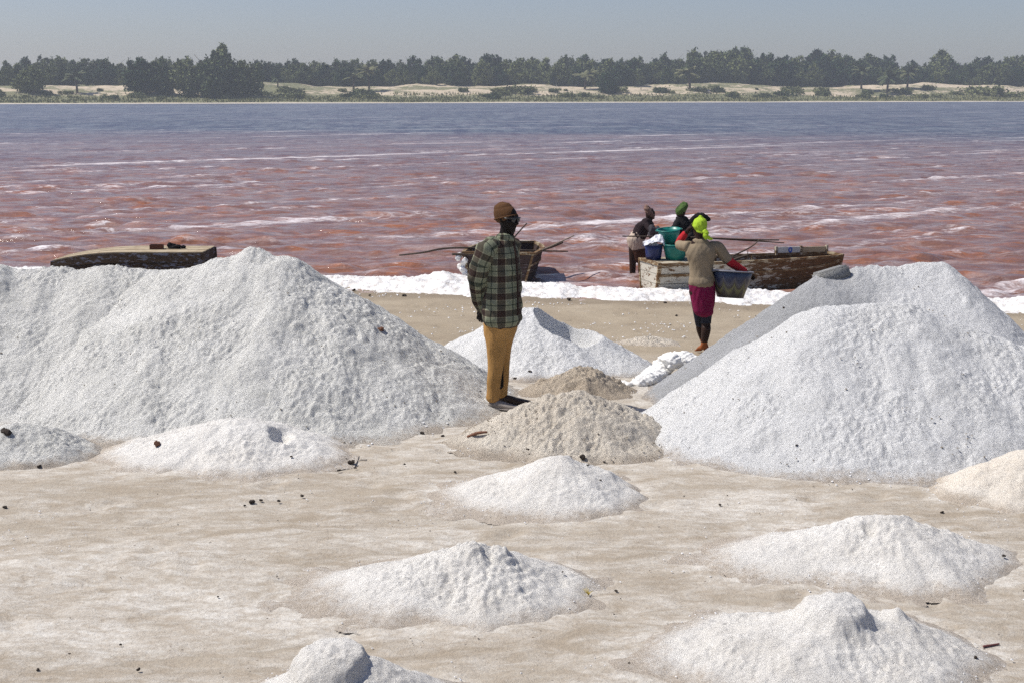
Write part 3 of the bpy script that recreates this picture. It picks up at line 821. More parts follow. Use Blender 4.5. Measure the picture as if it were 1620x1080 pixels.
class Blob:
    def __init__(s): s.V = []; s.F = []
    def loft(s, secs, n=18, sub=4, cap=True):
        """secs: list of (centre, a, b) with a, b the half axes of each elliptical section"""
        C = catmull([Vector(q[0]) for q in secs], sub); A = catmull([Vector(q[1]) for q in secs], sub); B = catmull([Vector(q[2]) for q in secs], sub)
        if cap:
            d0 = (C[0] - C[1]).normalized(); d1 = (C[-1] - C[-2]).normalized()
            r0 = min(A[0].length, B[0].length); r1 = min(A[-1].length, B[-1].length)
            pre = []; post = []
            for t in (0.02, 0.45, 0.8):
                k = math.sqrt(max(0, 1 - (1 - t) ** 2)); pre.append((C[0] + d0 * r0 * 0.8 * (1 - t), A[0] * k, B[0] * k))
            for t in (0.8, 0.45, 0.02):
                k = math.sqrt(max(0, 1 - (1 - t) ** 2)); post.append((C[-1] + d1 * r1 * 0.8 * (1 - t), A[-1] * k, B[-1] * k))
            C = [q[0] for q in pre] + C + [q[0] for q in post]; A = [q[1] for q in pre] + A + [q[1] for q in post]; B = [q[2] for q in pre] + B + [q[2] for q in post]
        o = len(s.V); m = len(C)
        for i in range(m):
            for k in range(n):
                t = 2 * math.pi * k / n
                s.V.append(C[i] + A[i] * math.cos(t) + B[i] * math.sin(t))
        for i in range(m - 1):
            for k in range(n):
                s.F.append((o + i * n + k, o + i * n + (k + 1) % n, o + (i + 1) * n + (k + 1) % n, o + (i + 1) * n + k))
        s.F.append(tuple(o + k for k in range(n))[::-1]); s.F.append(tuple(o + (m - 1) * n + k for k in range(n)))
        return s
    def limb(s, pts, rad, n=14, sub=4, ref=None, cap=True):
        pts = [Vector(p) for p in pts]; secs = []
        for i, p in enumerate(pts):
            d = (pts[min(i + 1, len(pts) - 1)] - pts[max(i - 1, 0)]).normalized()
            rf = Vector(ref) if ref is not None else Vector((0.12, 1, 0.05))
            a = d.cross(rf)
            if a.length < 0.1: a = d.cross(Vector((1, 0, 0.2)))
            a.normalize(); b = a.cross(d).normalized()
            r = rad[i]; ra, rb = (r if isinstance(r, tuple) else (r, r))
            secs.append((p, a * ra, b * rb))
        return s.loft(secs, n, sub, cap)
    def ball(s, c, r, d=(0, 0, 1)):
        """r: three half axes x, y, z"""
        c = Vector(c); secs = []
        for t in (-.96, -.8, -.5, 0, .5, .8, .96):
            k = math.sqrt(1 - t * t); secs.append((c + Vector((0, 0, r[2] * t)), (r[0] * k, 0, 0), (0, r[1] * k, 0)))
        return s.loft(secs, 14, 2, True)
    def raw(s, name, mat=None, org=Vector((0, 0, 0)), smooth=True):
        me = bpy.data.meshes.new(name); me.from_pydata([tuple(v - org) for v in s.V], [], s.F)
        for p in me.polygons: p.use_smooth = smooth
        if mat: me.materials.append(mat)
        return me
    def fuse(s, name, mat, org, voxel=0.008, it=3, wrinkle=None):
        me = s.raw(name)
        o = bpy.data.objects.new('tmp', me); COL.objects.link(o)
        r = o.modifiers.new('r', 'REMESH'); r.mode = 'VOXEL'; r.voxel_size = voxel; r.use_smooth_shade = True
        sm = o.modifiers.new('s', 'SMOOTH'); sm.factor = 0.5; sm.iterations = it
        dg = bpy.context.evaluated_depsgraph_get(); dg.update()
        out = bpy.data.meshes.new_from_object(o.evaluated_get(dg)); out.name = name
        bpy.data.objects.remove(o); bpy.data.meshes.remove(me)
        nv = len(out.vertices); co = np.empty(nv * 3, np.float32); out.vertices.foreach_get('co', co); co = co.reshape(-1, 3)
        if wrinkle:
            nm = np.empty(nv * 3, np.float32); out.vertices.foreach_get('normal', nm); nm = nm.reshape(-1, 3)
            co = co + nm * wrinkle(co)[:, None]
        world_co = co.copy()
        co = co - np.array(org, np.float32)
        out.vertices.foreach_set('co', co.astype(np.float32).ravel())
        for p in out.polygons: p.use_smooth = True
        out.materials.clear(); out.materials.append(mat); out.update()
        return out, world_co

def folds(amp, fx=9, fz=5, seed=0, slant=0.6):
    def f(co):
        x, y, z = co[:, 0].astype(float), co[:, 1].astype(float), co[:, 2].astype(float)
        a = perlin((x + y * .7) * fx + z * slant * 4, z * fz + x * 3, seed); b = perlin((x - y * .6) * fx * 2.2 - z * 6 * slant, z * fz * 2, seed + 1)
        return amp * ((1 - np.abs(a) * 2.2) * 0.8 + 0.45 * b)
    return f

def head_blob(b, c, fwd, up=Vector((0, 0, 1)), s=1.0, ears=True):
    c = Vector(c); fwd = Vector(fwd).normalized(); up = (up - fwd * up.dot(fwd)).normalized(); sd_ = fwd.cross(up)
    rows = [(-.118, .026, .024, .052), (-.100, .044, .050, .034), (-.065, .058, .072, .016), (-.025, .066, .086, .006), (.025, .072, .095, -.002), (.065, .070, .091, -.006), (.098, .052, .068, -.010), (.116, .022, .03, -.012)]
    b.loft([(c + (up * z + fwd * o) * s, sd_ * (w * s), fwd * (d * s)) for z, w, d, o in rows], 22, 3)
    P = lambda f, u, r=0: c + (fwd * f + up * u + sd_ * r) * s
    b.limb([P(.088, .022), P(.100, -.004), P(.112, -.026), P(.096, -.036)], [.008 * s, .011 * s, .016 * s, .012 * s], 10)      # nose
    for q in (-1, 1):
        b.limb([P(.098, -.034, q * .012), P(.092, -.032, q * .018)], [.009 * s, .006 * s], 8)                                    # nostril
        b.limb([P(.086, .030, q * .012), P(.084, .034, q * .036), P(.068, .028, q * .054)], [.010 * s, .011 * s, .009 * s], 8)   # brow
        b.limb([P(.070, -.018, q * .036), P(.052, -.020, q * .054)], [.017 * s, .014 * s], 8)                                    # cheek
        b.limb([P(.080, .012, q * .030), P(.079, .011, q * .034)], [.012 * s, .010 * s], 8)                                      # eye
        if ears: b.limb([P(-.008, .020, q * .074), P(-.014, .004, q * .080), P(-.006, -.026, q * .073)], [(.010 * s, .014 * s), (.009 * s, .016 * s), (.007 * s, .008 * s)], 8)
    b.limb([P(.084, -.058, -.020), P(.097, -.055, 0), P(.084, -.058, .020)], [.006 * s, .009 * s, .006 * s], 8)                  # lips
    b.limb([P(.080, -.069, -.017), P(.093, -.068, 0), P(.080, -.069, .017)], [.006 * s, .009 * s, .006 * s], 8)

def hand_blob(b, w, d, nrm, s=1.0, curl=0.5, thumb=1):
    """hand from the wrist w along d; nrm points out of the palm"""
    w = Vector(w); d = Vector(d).normalized(); nrm = Vector(nrm); nrm = (nrm - d * nrm.dot(d)).normalized(); sd_ = d.cross(nrm)
    b.loft([(w - d * .02 * s, sd_ * .026 * s, nrm * .019 * s), (w + d * .025 * s, sd_ * .034 * s, nrm * .017 * s), (w + d * .065 * s, sd_ * .042 * s, nrm * .015 * s), (w + d * .09 * s, sd_ * .040 * s, nrm * .012 * s)], 14, 3)
    for i, (off, ln) in enumerate([(-.033, .068), (-.011, .080), (.011, .074), (.032, .056)]):
        p = w + (d * .085 + sd_ * off) * s; dd_ = (d + sd_ * off * 4).normalized(); pts = [p - dd_ * .02 * s, p.copy()]; 
        for k in range(3):
            a = curl * (0.55 + .35 * k); dd_ = (dd_ * math.cos(a) + nrm * math.sin(a)).normalized()
            p = p + dd_ * ln * (.42, .33, .25)[k] * s; pts.append(p.copy())
        b.limb(pts, [.0095 * s, .0098 * s, .0092 * s, .0085 * s, .0070 * s], 8, 3)
    p = w + (d * .025 - sd_ * .028 * thumb) * s; t1 = (d * .7 - sd_ * thumb * .7 + nrm * .35).normalized(); t2 = (d * .95 - sd_ * thumb * .2 + nrm * .5).normalized()
    b.limb([p, p + t1 * .035 * s, p + (t1 * .035 + t2 * .032) * s, p + (t1 * .035 + t2 * .056) * s], [.014 * s, .012 * s, .0105 * s, .008 * s], 8, 3)

def cloth(name, c, var=0.18, rough=0.9, fine=60):
    t = NT(name); co = t.coord(); n = t.noise(co, 5, 4, 0.6)
    d = tuple(v * (1 - var) for v in c); l = tuple(min(1, v * (1 + var)) for v in c)
    t.set(Base_Color=t.ramp(n, .3, .7, d, l), Roughness=rough)
    t.put(t.b.inputs['Specular IOR Level'], 0.12)
    b = t.bump(t.noise(t.coord('Object', (1, 1, .45)), 13, 3, .6), .5, .02)
    t.put(t.b.inputs['Normal'], t.bump(t.noise(co, fine * 3, 2), .25, .002, b))
    return t.m
def skin(name, c, rough=0.48):
    t = NT(name); n = t.noise(t.coord(), 12, 4, .6)
    t.set(Base_Color=t.ramp(n, .3, .7, tuple(v * .8 for v in c), tuple(v * 1.25 for v in c)), Roughness=rough)
    t.put(t.b.inputs['Specular IOR Level'], .12)
    return t.m
M['skin_man'] = skin('very_dark_skin', (0.010, 0.0065, 0.0055), .5)
M['skin'] = skin('dark_skin', (0.026, 0.013, 0.009), .5)
def plaid_mat():
    t = NT('checked_flannel')
    def band(a, P, ph):
        f = t.math('FRACT', t.math('ADD', t.math('DIVIDE', t.attr(a), P), ph))
        r = t.n('ValToRGB', {'Fac': f}); r.color_ramp.interpolation = 'CONSTANT'
        cols = [(0, (.030, .016, .015)), (.36, (.42, .40, .28)), (.41, (.200, .215, .150)), (.63, (.008, .020, .016)), (.69, (.200, .215, .150)), (.95, (.42, .40, .28))]
        e = r.color_ramp.elements; e[0].position = 0; e[0].color = (*cols[0][1], 1); e[1].position = cols[1][0]; e[1].color = (*cols[1][1], 1)
        for p, c in cols[2:]: q = e.new(p); q.color = (*c, 1)
        return r.outputs[0]
    A_, B_ = band('plaid_u', .21, .30), band('plaid_v', .150, .1)
    c = t.mix(0.55, t.mix(0.5, A_, B_), t.mix(1.0, A_, B_, 'DARKEN'))
    n = t.noise(t.coord(), 30, 4, .7)
    c = t.mix(t.math('MULTIPLY', n, .22), c, (.10, .09, .06))
    t.set(Base_Color=c, Roughness=.92); t.put(t.b.inputs['Specular IOR Level'], .1); 
    b = t.bump(t.noise(t.coord('Object', (1, 1, .4)), 14, 3, .6), .55, .02)
    t.put(t.b.inputs['Normal'], b)
    return t.m
M['plaid'] = plaid_mat()
M['trousers'] = cloth('ochre_cotton', (.37, .205, .070), .22)
M['knit'] = cloth('brown_knit', (.085, .042, .019), .3)
M['black'] = plain('black_plastic', (.010, .010, .012), .3, spec=.5)
M['lens'] = plain('dark_lens', (.006, .006, .008), .12, .1, spec=.6)
M['shoe_dark'] = plain('dark_leather', (.035, .022, .016), .6)
M['shoe_dusty'] = plain('salt_dusted_leather', (.21, .185, .165), .85, .4, 14)

def seg_param(co, pts):
    """nearest point on a polyline: distance, length along it"""
    best = np.full(len(co), 1e9); L = np.zeros(len(co)); acc = 0.0; C = np.zeros_like(co)
    for a, b in zip(pts[:-1], pts[1:]):
        a = np.array(a); b = np.array(b); d = b - a; l2 = d @ d
        t = np.clip(((co - a) @ d) / l2, 0, 1); p = a + t[:, None] * d
        q = np.linalg.norm(co - p, axis=1); m = q < best
        best[m] = q[m]; L[m] = acc + t[m] * math.sqrt(l2); C[m] = p[m]; acc += math.sqrt(l2)
    return best, L, C

# ------------------------------------------------------------------ the standing man
YM = G(790, 643).y
def J(px, py, dy=0.0): return U(px, py, YM + dy)
mp = mpp(YM)
org = Vector((J(788, 643).x, YM, float(gz0(J(788, 643).x, YM))))
man = empty('person', org, 'man standing in checked shirt, ochre trousers, knit cap and sunglasses, hands behind his back', 'person')
fM = Vector((.90, -.44, 0)).normalized(); rM = Vector((fM.y, -fM.x, 0))       # facing, and his right-hand side (towards us)
if rM.y > 0: rM = -rM
headc = J(802.5, 347, 0)
fH = Vector((.80, -.60, -.06)).normalized()
nearS, farS = J(777, 389, -.15), J(812, 388, .17)
nE, nW = J(756, 440, -.13), J(767, 488, .10)
fE, fW = J(782, 440, .30), J(763, 484, .24)
hipN, hipF = J(785, 508, -.08), J(801, 508, .09)
knN, knF = J(784, 572, -.08), J(792, 570, .09)
anN, anF = J(780, 633, -.10), J(792, 626, .12)
b = Blob()
head_blob(b, headc, fH, s=1.0)
b.limb([J(797, 388), J(799, 374), J(802, 358)], [.065, .056, .055])
b.loft([(J(793, 515), rM * .165, fM * .115), (J(793, 480), rM * .15, fM * .105), (J(793, 440), rM * .16, fM * .11), (J(794, 405), rM * .18, fM * .115), (J(796, 386), rM * .13, fM * .075)], 20)
b.limb([nearS, nE, nW], [.056, .042, .029]); b.limb([farS, fE, fW], [.056, .042, .029])
b.limb([hipN, knN, anN], [.090, .060, .042]); b.limb([hipF, knF, anF], [.090, .060, .042])
hand_blob(b, nW, (J(760, 505, .12) - nW), (-rM), 1.0, .5, 1)
hand_blob(b, fW + Vector((0.0, 0, -.0)), (J(768, 500, .16) - fW), rM, .95, .5, -1)
me, _ = b.fuse('body', M['skin_man'], org, .0065, 2)
link('body', me, None, man)
# shirt
b = Blob()
b.loft([(J(794.5, 501), rM * .235, fM * .160), (J(794.5, 480), rM * .225, fM * .158), (J(795, 450), rM * .212, fM * .152), (J(794.5, 420), rM * .205, fM * .146), (J(794, 400), rM * .200, fM * .130), (J(795, 388), rM * .165, fM * .098), (J(798, 378), rM * .085, fM * .078)], 26, 4)
slN = [J(781, 388, -.12), J(770, 396, -.16), J(760, 418, -.16), J(755, 443, -.13), J(757, 468, -.02), J(763, 488, .08)]
slF = [J(812, 388, .14), J(808, 400, .21), J(793, 425, .29), J(779, 445, .30), J(770, 470, .26), J(764, 488, .22)]
b.limb(slN, [.080, .088, .082, .078, .064, .054], 18); b.limb(slF, [.078, .084, .078, .072, .060, .052], 18)
b.limb([J(790, 380, -.05), J(796, 374, -.07), J(806, 377, -.065), J(811, 384, -.04)], [.020, .022, .020, .014], 10)   # collar
b.limb([J(791, 378, .04), J(800, 373, .07), J(810, 380, .03)], [.020, .022, .016], 10)
me, co = b.fuse('shirt', M['plaid'], org, .0075, 2, folds(.013, 6.5, 3.2, 5, 1.2))
tor = [J(794.5, 520), J(794.5, 380)]
dT, LT_, CT = seg_param(co, [tuple(p) for p in tor])
dN, LN_, CN = seg_param(co, [tuple(p) for p in slN]); dF, LF_, CF = seg_param(co, [tuple(p) for p in slF])
rel = co - np.array(tor[0]); xs = rel @ np.array(rM); ysf = rel @ np.array(fM)
# distance measured around the chest
uT = np.arctan2(xs / .21, ysf / .15) * .185
vT = rel[:, 2]
inN = (dN / .092 < np.hypot(xs / .22, ysf / .155)) & (dN < .115); inF = (dF / .088 < np.hypot(xs / .22, ysf / .155)) & (dF < .11)
rn = co - CN; uN = np.arctan2(rn @ np.array(fM), rn @ np.array(rM)) * .078
rf_ = co - CF; uF = np.arctan2(rf_ @ np.array(fM), rf_ @ np.array(rM)) * .078
attr(me, 'plaid_u', np.where(inN, uN, np.where(inF, uF, uT))); attr(me, 'plaid_v', np.where(inN, -LN_, np.where(inF, -LF_, vT)))
shirt = link('shirt', me, None, man)
b = Blob()     # placket and pocket
pk = [J(812, 384, -.085), J(815.5, 402, -.115), J(818, 430, -.12), J(819, 465, -.125), J(819, 499, -.13)]
b.limb(pk, [(.006, .009)] * 5, 8, ref=fM)
link('placket', b.raw('placket', M['plaid'], org), None, shirt)
# trousers
b = Blob()
b.loft([(J(791, 494), rM * .185, fM * .132), (J(791, 512), rM * .185, fM * .135), (J(791, 528), rM * .17, fM * .125)], 20)
b.limb([J(785, 512, -.08), J(785, 545, -.08), J(784, 575, -.09), J(781.5, 600, -.10), J(781, 616, -.10), J(780, 629, -.10)], [(.112, .105), .088, .071, .060, .056, .060], 18)
b.limb([J(799, 512, .09), J(796, 545, .09), J(795, 573, .11), J(794.5, 598, .12), J(793.5, 611, .12), J(793, 622, .12)], [(.112, .105), .086, .067, .057, .053, .056], 18)
me, _ = b.fuse('trousers', M['trousers'], org, .0075, 2, folds(.008, 6, 2.6, 15, .5))
link('trousers', me, None, man)
def shoe(heel, d, mat, L=.29, w=.05, h=.07):
    b = Blob(); heel = Vector(heel); d = Vector(d).normalized(); sd_ = d.cross(Vector((0, 0, 1))); Z_ = Vector((0, 0, 1))
    pr = [(-.01, .030, .055), (.05, .040, .075), (.11, .042, .068), (.17, .047, .048), (.23, .046, .036), (.28, .030, .026)]
    b.loft([(heel + d * a * L / .29 + Z_ * (hh_ / 2 + .008), sd_ * w_ * w / .05, Z_ * (hh_ / 2)) for a, w_, hh_ in pr], 16)
    b.loft([(heel + d * a * L / .29 + Z_ * .009, sd_ * (w_ + .004) * w / .05, Z_ * .009) for a, w_, hh_ in pr], 16)
    return b.fuse('shoe', mat, org, .006, 1)[0]
gN = Vector((J(777, 640, 0).x, YM - .11, 0)); gN.z = float(gz0(gN.x, gN.y)) + .004
gF = Vector((J(788, 640, 0).x, YM + .12, 0)); gF.z = float(gz0(gF.x, gF.y)) + .004
sh = link('shoe', shoe(gN, (.95, -.25, 0), M['shoe_dusty']), None, man); sh['label'] = 'salt-dusted grey shoe'
sh = link('shoe', shoe(gF, (.93, -.10, 0), M['shoe_dark'], .30), None, man); sh['label'] = 'dark brown shoe'
# knit cap
b = Blob()
upH = Vector((-.20, .10, 1)).normalized(); sH = fH.cross(upH).normalized(); fw2 = upH.cross(sH).normalized()
cc = headc + Vector((0, 0, 0))
b.loft([(cc + upH * z + fH * o, sH * w_, fw2 * d_) for z, w_, d_, o in [(.020, .083, .108, -.012), (.050, .084, .107, -.014), (.080, .079, .098, -.020), (.098, .070, .086, -.024)]], 24)
cap = link('knit_cap', b.fuse('knit_cap', M['knit'], org, .006, 1)[0], None, man)
b = Blob(); ring = []
for k in range(25):
    a = 2 * math.pi * k / 24; ring.append(cc + upH * .018 + fH * (-.012) + sH * math.cos(a) * .086 + fw2 * math.sin(a) * .110)
b.limb(ring, [.007] * 25, 8, 1, ref=upH, cap=False); link('cap_brim', b.raw('cap_brim', M['knit'], org), None, cap)
# sunglasses
g = Blob(); upv = Vector((0, 0, 1)); sHh = fH.cross(upv).normalized(); fh2 = upv.cross(sHh)
P_ = lambda f, u, r: headc + fH * f + upv * u + sHh * r
gl = None
frame = Blob()
frame.limb([P_(.096, .020, -.062), P_(.106, .022, -.02), P_(.106, .022, .02), P_(.096, .020, .062)], [.006] * 4, 8)
for q in (-1, 1): frame.limb([P_(.096, .020, q * .062), P_(.055, .018, q * .078), P_(-.01, .016, q * .082)], [.0055, .0045, .004], 8)
gl = link('sunglasses', frame.raw('sunglasses', M['black'], org), None, man)
for q in (-1, 1):
    l = Blob(); l.loft([(P_(.100, .006, q * .012), upv * .014, fH * .004), (P_(.103, .004, q * .034), upv * .021, fH * .005), (P_(.094, .007, q * .058), upv * .015, fH * .004)], 14)
    link('lens', l.raw('lens', M['lens'], org), None, gl)

# ------------------------------------------------------------------ the woman with the basin, seen from behind
M['tan_shirt'] = cloth('tan_jersey', (.235, .185, .125), .12)
M['red'] = cloth('red_sleeve_jersey', (.42, .022, .028), .15)
M['burgundy'] = cloth('burgundy_wrap', (.150, .008, .045), .25)
M['legging'] = cloth('dark_leggings', (.022, .024, .034), .3)
M['lime'] = cloth('lime_headscarf', (.34, .50, .035), .12)
M['dark_cloth'] = cloth('black_cloth', (.012, .011, .012), .3)
M['foot'] = skin('orange_brown_foot', (.27, .085, .028), .7)
YF = G(1113, 560).y
def K(px, py, dy=0.0): return U(px, py, YF + dy)
orgw = Vector((K(1113, 560).x, YF, float(gz0(K(1113, 560).x, YF))))
wom = empty('person', orgw, 'woman in lime headscarf and burgundy wrap walking away with a basin on her hip', 'person')
fW_ = Vector((.10, .99, 0)).normalized(); rW = Vector((.99, -.10, 0)).normalized()
hc = K(1106, 360, .02)
b = Blob(); head_blob(b, hc, Vector((-.25, .95, -.05)), s=.98)
b.limb([K(1108, 390), K(1107, 378), K(1106, 366)], [.06, .05, .05])
b.loft([(K(1110, 462), rW * .150, fW_ * .11), (K(1110, 440), rW * .125, fW_ * .095), (K(1109, 415), rW * .135, fW_ * .10), (K(1109, 395), rW * .16, fW_ * .10), (K(1108, 385), rW * .11, fW_ * .07)], 20)
lS, lE, lWr = K(1085, 390, .02), K(1074, 386, .20), K(1091, 362, .12)
rS, rE, rWr = K(1134, 389, .0), K(1152, 412, .02), K(1181, 431, .10)
b.limb([lS, lE, lWr], [.045, .036, .026]); b.limb([rS, rE, rWr], [.045, .036, .026])
hand_blob(b, lWr, K(1097, 350, .06) - lWr, Vector((.6, -.2, -.3)), .9, .35, 1)
hand_blob(b, rWr, K(1190, 437, .14) - rWr, Vector((-.3, -.5, -.6)), .92, .8, -1)
hL, hR = K(1104, 470, .03), K(1118, 470, -.02)
kL, kR = K(1107, 508, .16), K(1117, 508, .03)
aL, aR = K(1115, 545, .22), K(1113.5, 545, -.01)
b.limb([hL, kL, K(1109, 522, .20), aL], [.082, .052, .054, .034]); b.limb([hR, kR, K(1117, 522, .0), aR], [.082, .054, .056, .036])
def foot(b, an, heel, toe):
    an, heel, toe = Vector(an), Vector(heel), Vector(toe); m_ = heel.lerp(toe, .5)
    sd_ = (toe - heel).cross(Vector((0, 0, 1))).normalized()
    b.limb([an, heel + Vector((0, 0, .035))], [.036, .036])
    b.loft([(heel + Vector((0, 0, .028)), sd_ * .034, Vector((0, 0, .03))), (m_ + Vector((0, 0, .03)), sd_ * .036, Vector((0, 0, .028))), (heel.lerp(toe, .78) + Vector((0, 0, .016)), sd_ * .045, Vector((0, 0, .016))), (toe + Vector((0, 0, .011)), sd_ * .036, Vector((0, 0, .010)))], 14)
    d = (toe - heel).normalized()
    for i in range(5):
        o = toe + sd_ * (i - 2) * .0165 + Vector((0, 0, .010)); b.limb([o - d * .02, o + d * (.034 - .004 * abs(i - (1 if True else 0)))], [.010, .008], 8, 2)
gRx = K(1112, 560); gR = Vector((gRx.x, YF, float(gz0(gRx.x, YF)) + .002))
toeR = gR + Vector((-.02, .05, 0)); toeR.z = gR.z
b1 = b
foot(b, aR, gR + Vector((0.0, .0, .055)), gR + Vector((-.03, .19, .0)))
gL = K(1117, 553, .22); gL.z = float(gz0(gL.x, gL.y))
foot(b, aL, gL + Vector((0, 0, .01)), gL + Vector((.03, .21, .0)))
me, co = b.fuse('body', M['skin'], orgw, .0065, 2)
# orange-brown skin around soles and heels: a second material on the lower foot
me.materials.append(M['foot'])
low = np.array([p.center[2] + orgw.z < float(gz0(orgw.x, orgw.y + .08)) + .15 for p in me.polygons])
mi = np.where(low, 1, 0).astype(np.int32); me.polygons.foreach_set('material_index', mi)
link('body', me, None, wom)
b = Blob()
b.loft([(K(1110, 446.5), rW * .152, fW_ * .140), (K(1110, 441), rW * .146, fW_ * .130), (K(1110, 436), rW * .138, fW_ * .115), (K(1109, 420), rW * .140, fW_ * .112), (K(1109, 402), rW * .175, fW_ * .118), (K(1109, 392), rW * .165, fW_ * .105), (K(1108, 384), rW * .10, fW_ * .075)], 24)
b.limb([lS + Vector((.03, 0, 0)), K(1080, 389, .10), K(1075, 388, .17)], [.066, .060, .058], 16)
b.limb([K(1126, 390, 0), K(1136, 392, 0), K(1146, 405, .01), K(1151, 411, .02)], [.066, .066, .058, .056], 16)
link('tan_top', b.fuse('tan_top', M['tan_shirt'], orgw, .0075, 3, folds(.0075, 8, 4, 25, 1.2))[0], None, wom)
b = Blob()
b.limb([K(1078, 388, .14), lE, K(1079, 377, .19), K(1084, 370, .16)], [.048, .048, .043, .036], 14)
link('sleeve', b.fuse('sleeve', M['red'], orgw, .007, 2, folds(.004, 14, 12, 30))[0], None, wom)
b = Blob()
b.limb([K(1149, 409, .015), K(1158, 417, .03), K(1170, 425, .07), K(1178, 429, .09)], [.052, .052, .046, .036], 14)
link('sleeve', b.fuse('sleeve', M['red'], orgw, .007, 2, folds(.004, 14, 12, 31))[0], None, wom)
b = Blob()
b.loft([(K(1113, 490), rW * .120, fW_ * .125), (K(1112, 475), rW * .138, fW_ * .130), (K(1111, 458), rW * .150, fW_ * .130), (K(1110, 445), rW * .145, fW_ * .118)], 24)
link('wrap_skirt', b.fuse('wrap_skirt', M['burgundy'], orgw, .0075, 2, folds(.008, 12, 5, 35, 1.1))[0], None, wom)
b = Blob()
b.limb([hL, kL, K(1108, 513, .17)], [.090, .060, .061], 14); b.limb([hR, kR, K(1117, 512, .02)], [.090, .062, .064], 14)
link('leggings', b.fuse('leggings', M['legging'], orgw, .007, 2)[0], None, wom)
b = Blob(); F_ = Vector((-.25, .95, 0)).normalized(); Sx = Vector((F_.y, -F_.x, 0))
b.loft([(hc + Vector((0, 0, z)) + F_ * o, Sx * w_, F_ * d_) for z, w_, d_, o in [(-.035, .055, .06, -.050), (0, .080, .100, -.018), (.05, .084, .110, -.008), (.09, .070, .09, -.01), (.122, .035, .045, -.012)]], 22)
b.limb([K(1116, 366, -.10), K(1118, 370, -.12)], [.030, .026], 10)
sc_ = link('headscarf', b.fuse('headscarf', M['lime'], orgw, .0065, 2, folds(.005, 20, 18, 40))[0], None, wom)
b = Blob()
b.limb([K(1116, 368, -.12), K(1117, 373, -.14), K(1122, 377, -.13), K(1127, 379, -.12)], [(.018, .008), (.024, .007), (.024, .007), (.016, .006)], 10)
b.limb([K(1115, 368, -.12), K(1114, 374, -.13), K(1117, 379, -.13)], [(.014, .007), (.018, .006), (.012, .006)], 10)
link('scarf_tail', b.fuse('scarf_tail', M['lime'], orgw, .006, 1)[0], None, sc_)
# folded black cloth on her head
b = Blob()
b.limb([K(1094, 350, .02), K(1103, 343.5, .02), K(1112, 343, .02), K(1121, 348, .02)], [.030, .040, .042, .026], 14)
b.limb([K(1096, 347, .08), K(1107, 341, .09), K(1118, 346, .08)], [.026, .034, .024], 14)
me, _ = b.fuse('folded_cloth', M['dark_cloth'], K(1107, 347), .0065, 2, folds(.006, 20, 20, 45))
o = link('folded_cloth', me, None, None, K(1107, 347)); tag(o, 'folded black cloth pad held on top of the lime headscarf', 'cloth')

# ------------------------------------------------------------------ basins and tubs
def lathe(name, prof, mat, n=40, wob=0.0):
    V = []; F = []
    for (r, z) in prof:
        for k in range(n):
            a = 2 * math.pi * k / n; rr = r * (1 + wob * math.sin(2 * a + .7))
            V.append((rr * math.cos(a), rr * math.sin(a), z))
    m = len(prof)
    for i in range(m - 1):
        for k in range(n): F.append((i * n + k, i * n + (k + 1) % n, (i + 1) * n + (k + 1) % n, (i + 1) * n + k))
    V += [(0, 0, prof[0][1]), (0, 0, prof[-1][1])]
    me = bpy.data.meshes.new(name)
    F = F + [(m * n, (k + 1) % n, k) for k in range(n)] + [(m * n + 1, (m - 1) * n + k, (m - 1) * n + (k + 1) % n) for k in range(n)]
    me.from_pydata(V, [], F)
    for p in me.polygons: p.use_smooth = True
    me.materials.append(mat); me.update()
    return me
def torus_pts(r, z, n=28): return [Vector((r * math.cos(2 * math.pi * k / n), r * math.sin(2 * math.pi * k / n), z)) for k in range(n + 1)]
def basin(loc, rt, rb, h, mat, label, cat='basin', tilt=(0, 0, 0), rimmat=None, fill=None, handles=True):
    root = empty('basin' if cat == 'basin' else 'tub', loc, label, cat); root.rotation_euler = tilt
    t = .006
    prof = [(rb * .86, 0.002), (rb, 0.0), (rb + (rt - rb) * .35, h * .33), (rb + (rt - rb) * .7, h * .68), (rt, h), (rt - t, h), (rb + (rt - rb) * .7 - t, h * .68), (rb + (rt - rb) * .35 - t, h * .33), (rb - t, t), (rb * .5, t)]
    link('bowl', lathe('bowl', prof, mat), None, root)
    b = Blob(); b.limb(torus_pts(rt + .004, h - .004), [(.012, .008)] * 29, 8, 1, ref=(0, 0, 1), cap=False)
    link('rim', b.raw('rim', rimmat or mat), None, root)
    if handles:
        for q in (-1, 1):
            b = Blob(); b.limb([(q * rt, -.05, h - .01), (q * (rt + .028), -.035, h - .012), (q * (rt + .028), .035, h - .012), (q * rt, .05, h - .01)], [.006] * 4, 8)
            link('handle', b.raw('handle', rimmat or mat), None, root)
    if fill is not None:
        n = 24; V = []
        me = lathe('salt_fill', [(rt * .93, h * .80), (rt * .80, h * .92), (rt * .5, h * 1.06), (rt * .22, h * 1.13), (.01, h * 1.16)], fill, 28)
        c = np.array([v.co[:] for v in me.vertices]); c[:, 2] += .012 * perlin(c[:, 0] * 18, c[:, 1] * 18, 9)
        me.vertices.foreach_set('co', c.astype(np.float32).ravel()); link('salt_fill', me, None, root)
    return root
M['teal'] = plain('teal_plastic', (.006, .185, .150), .38, .12, spec=.5)
M['blue_tub'] = plain('navy_plastic', (.008, .020, .105), .4, .2, spec=.5)
M['grey_rim'] = plain('faded_grey_plastic', (.19, .19, .22), .5)
M['salt_in'] = plain('heaped_salt', (.78, .78, .78), .8, .1, 20, .8, .01)
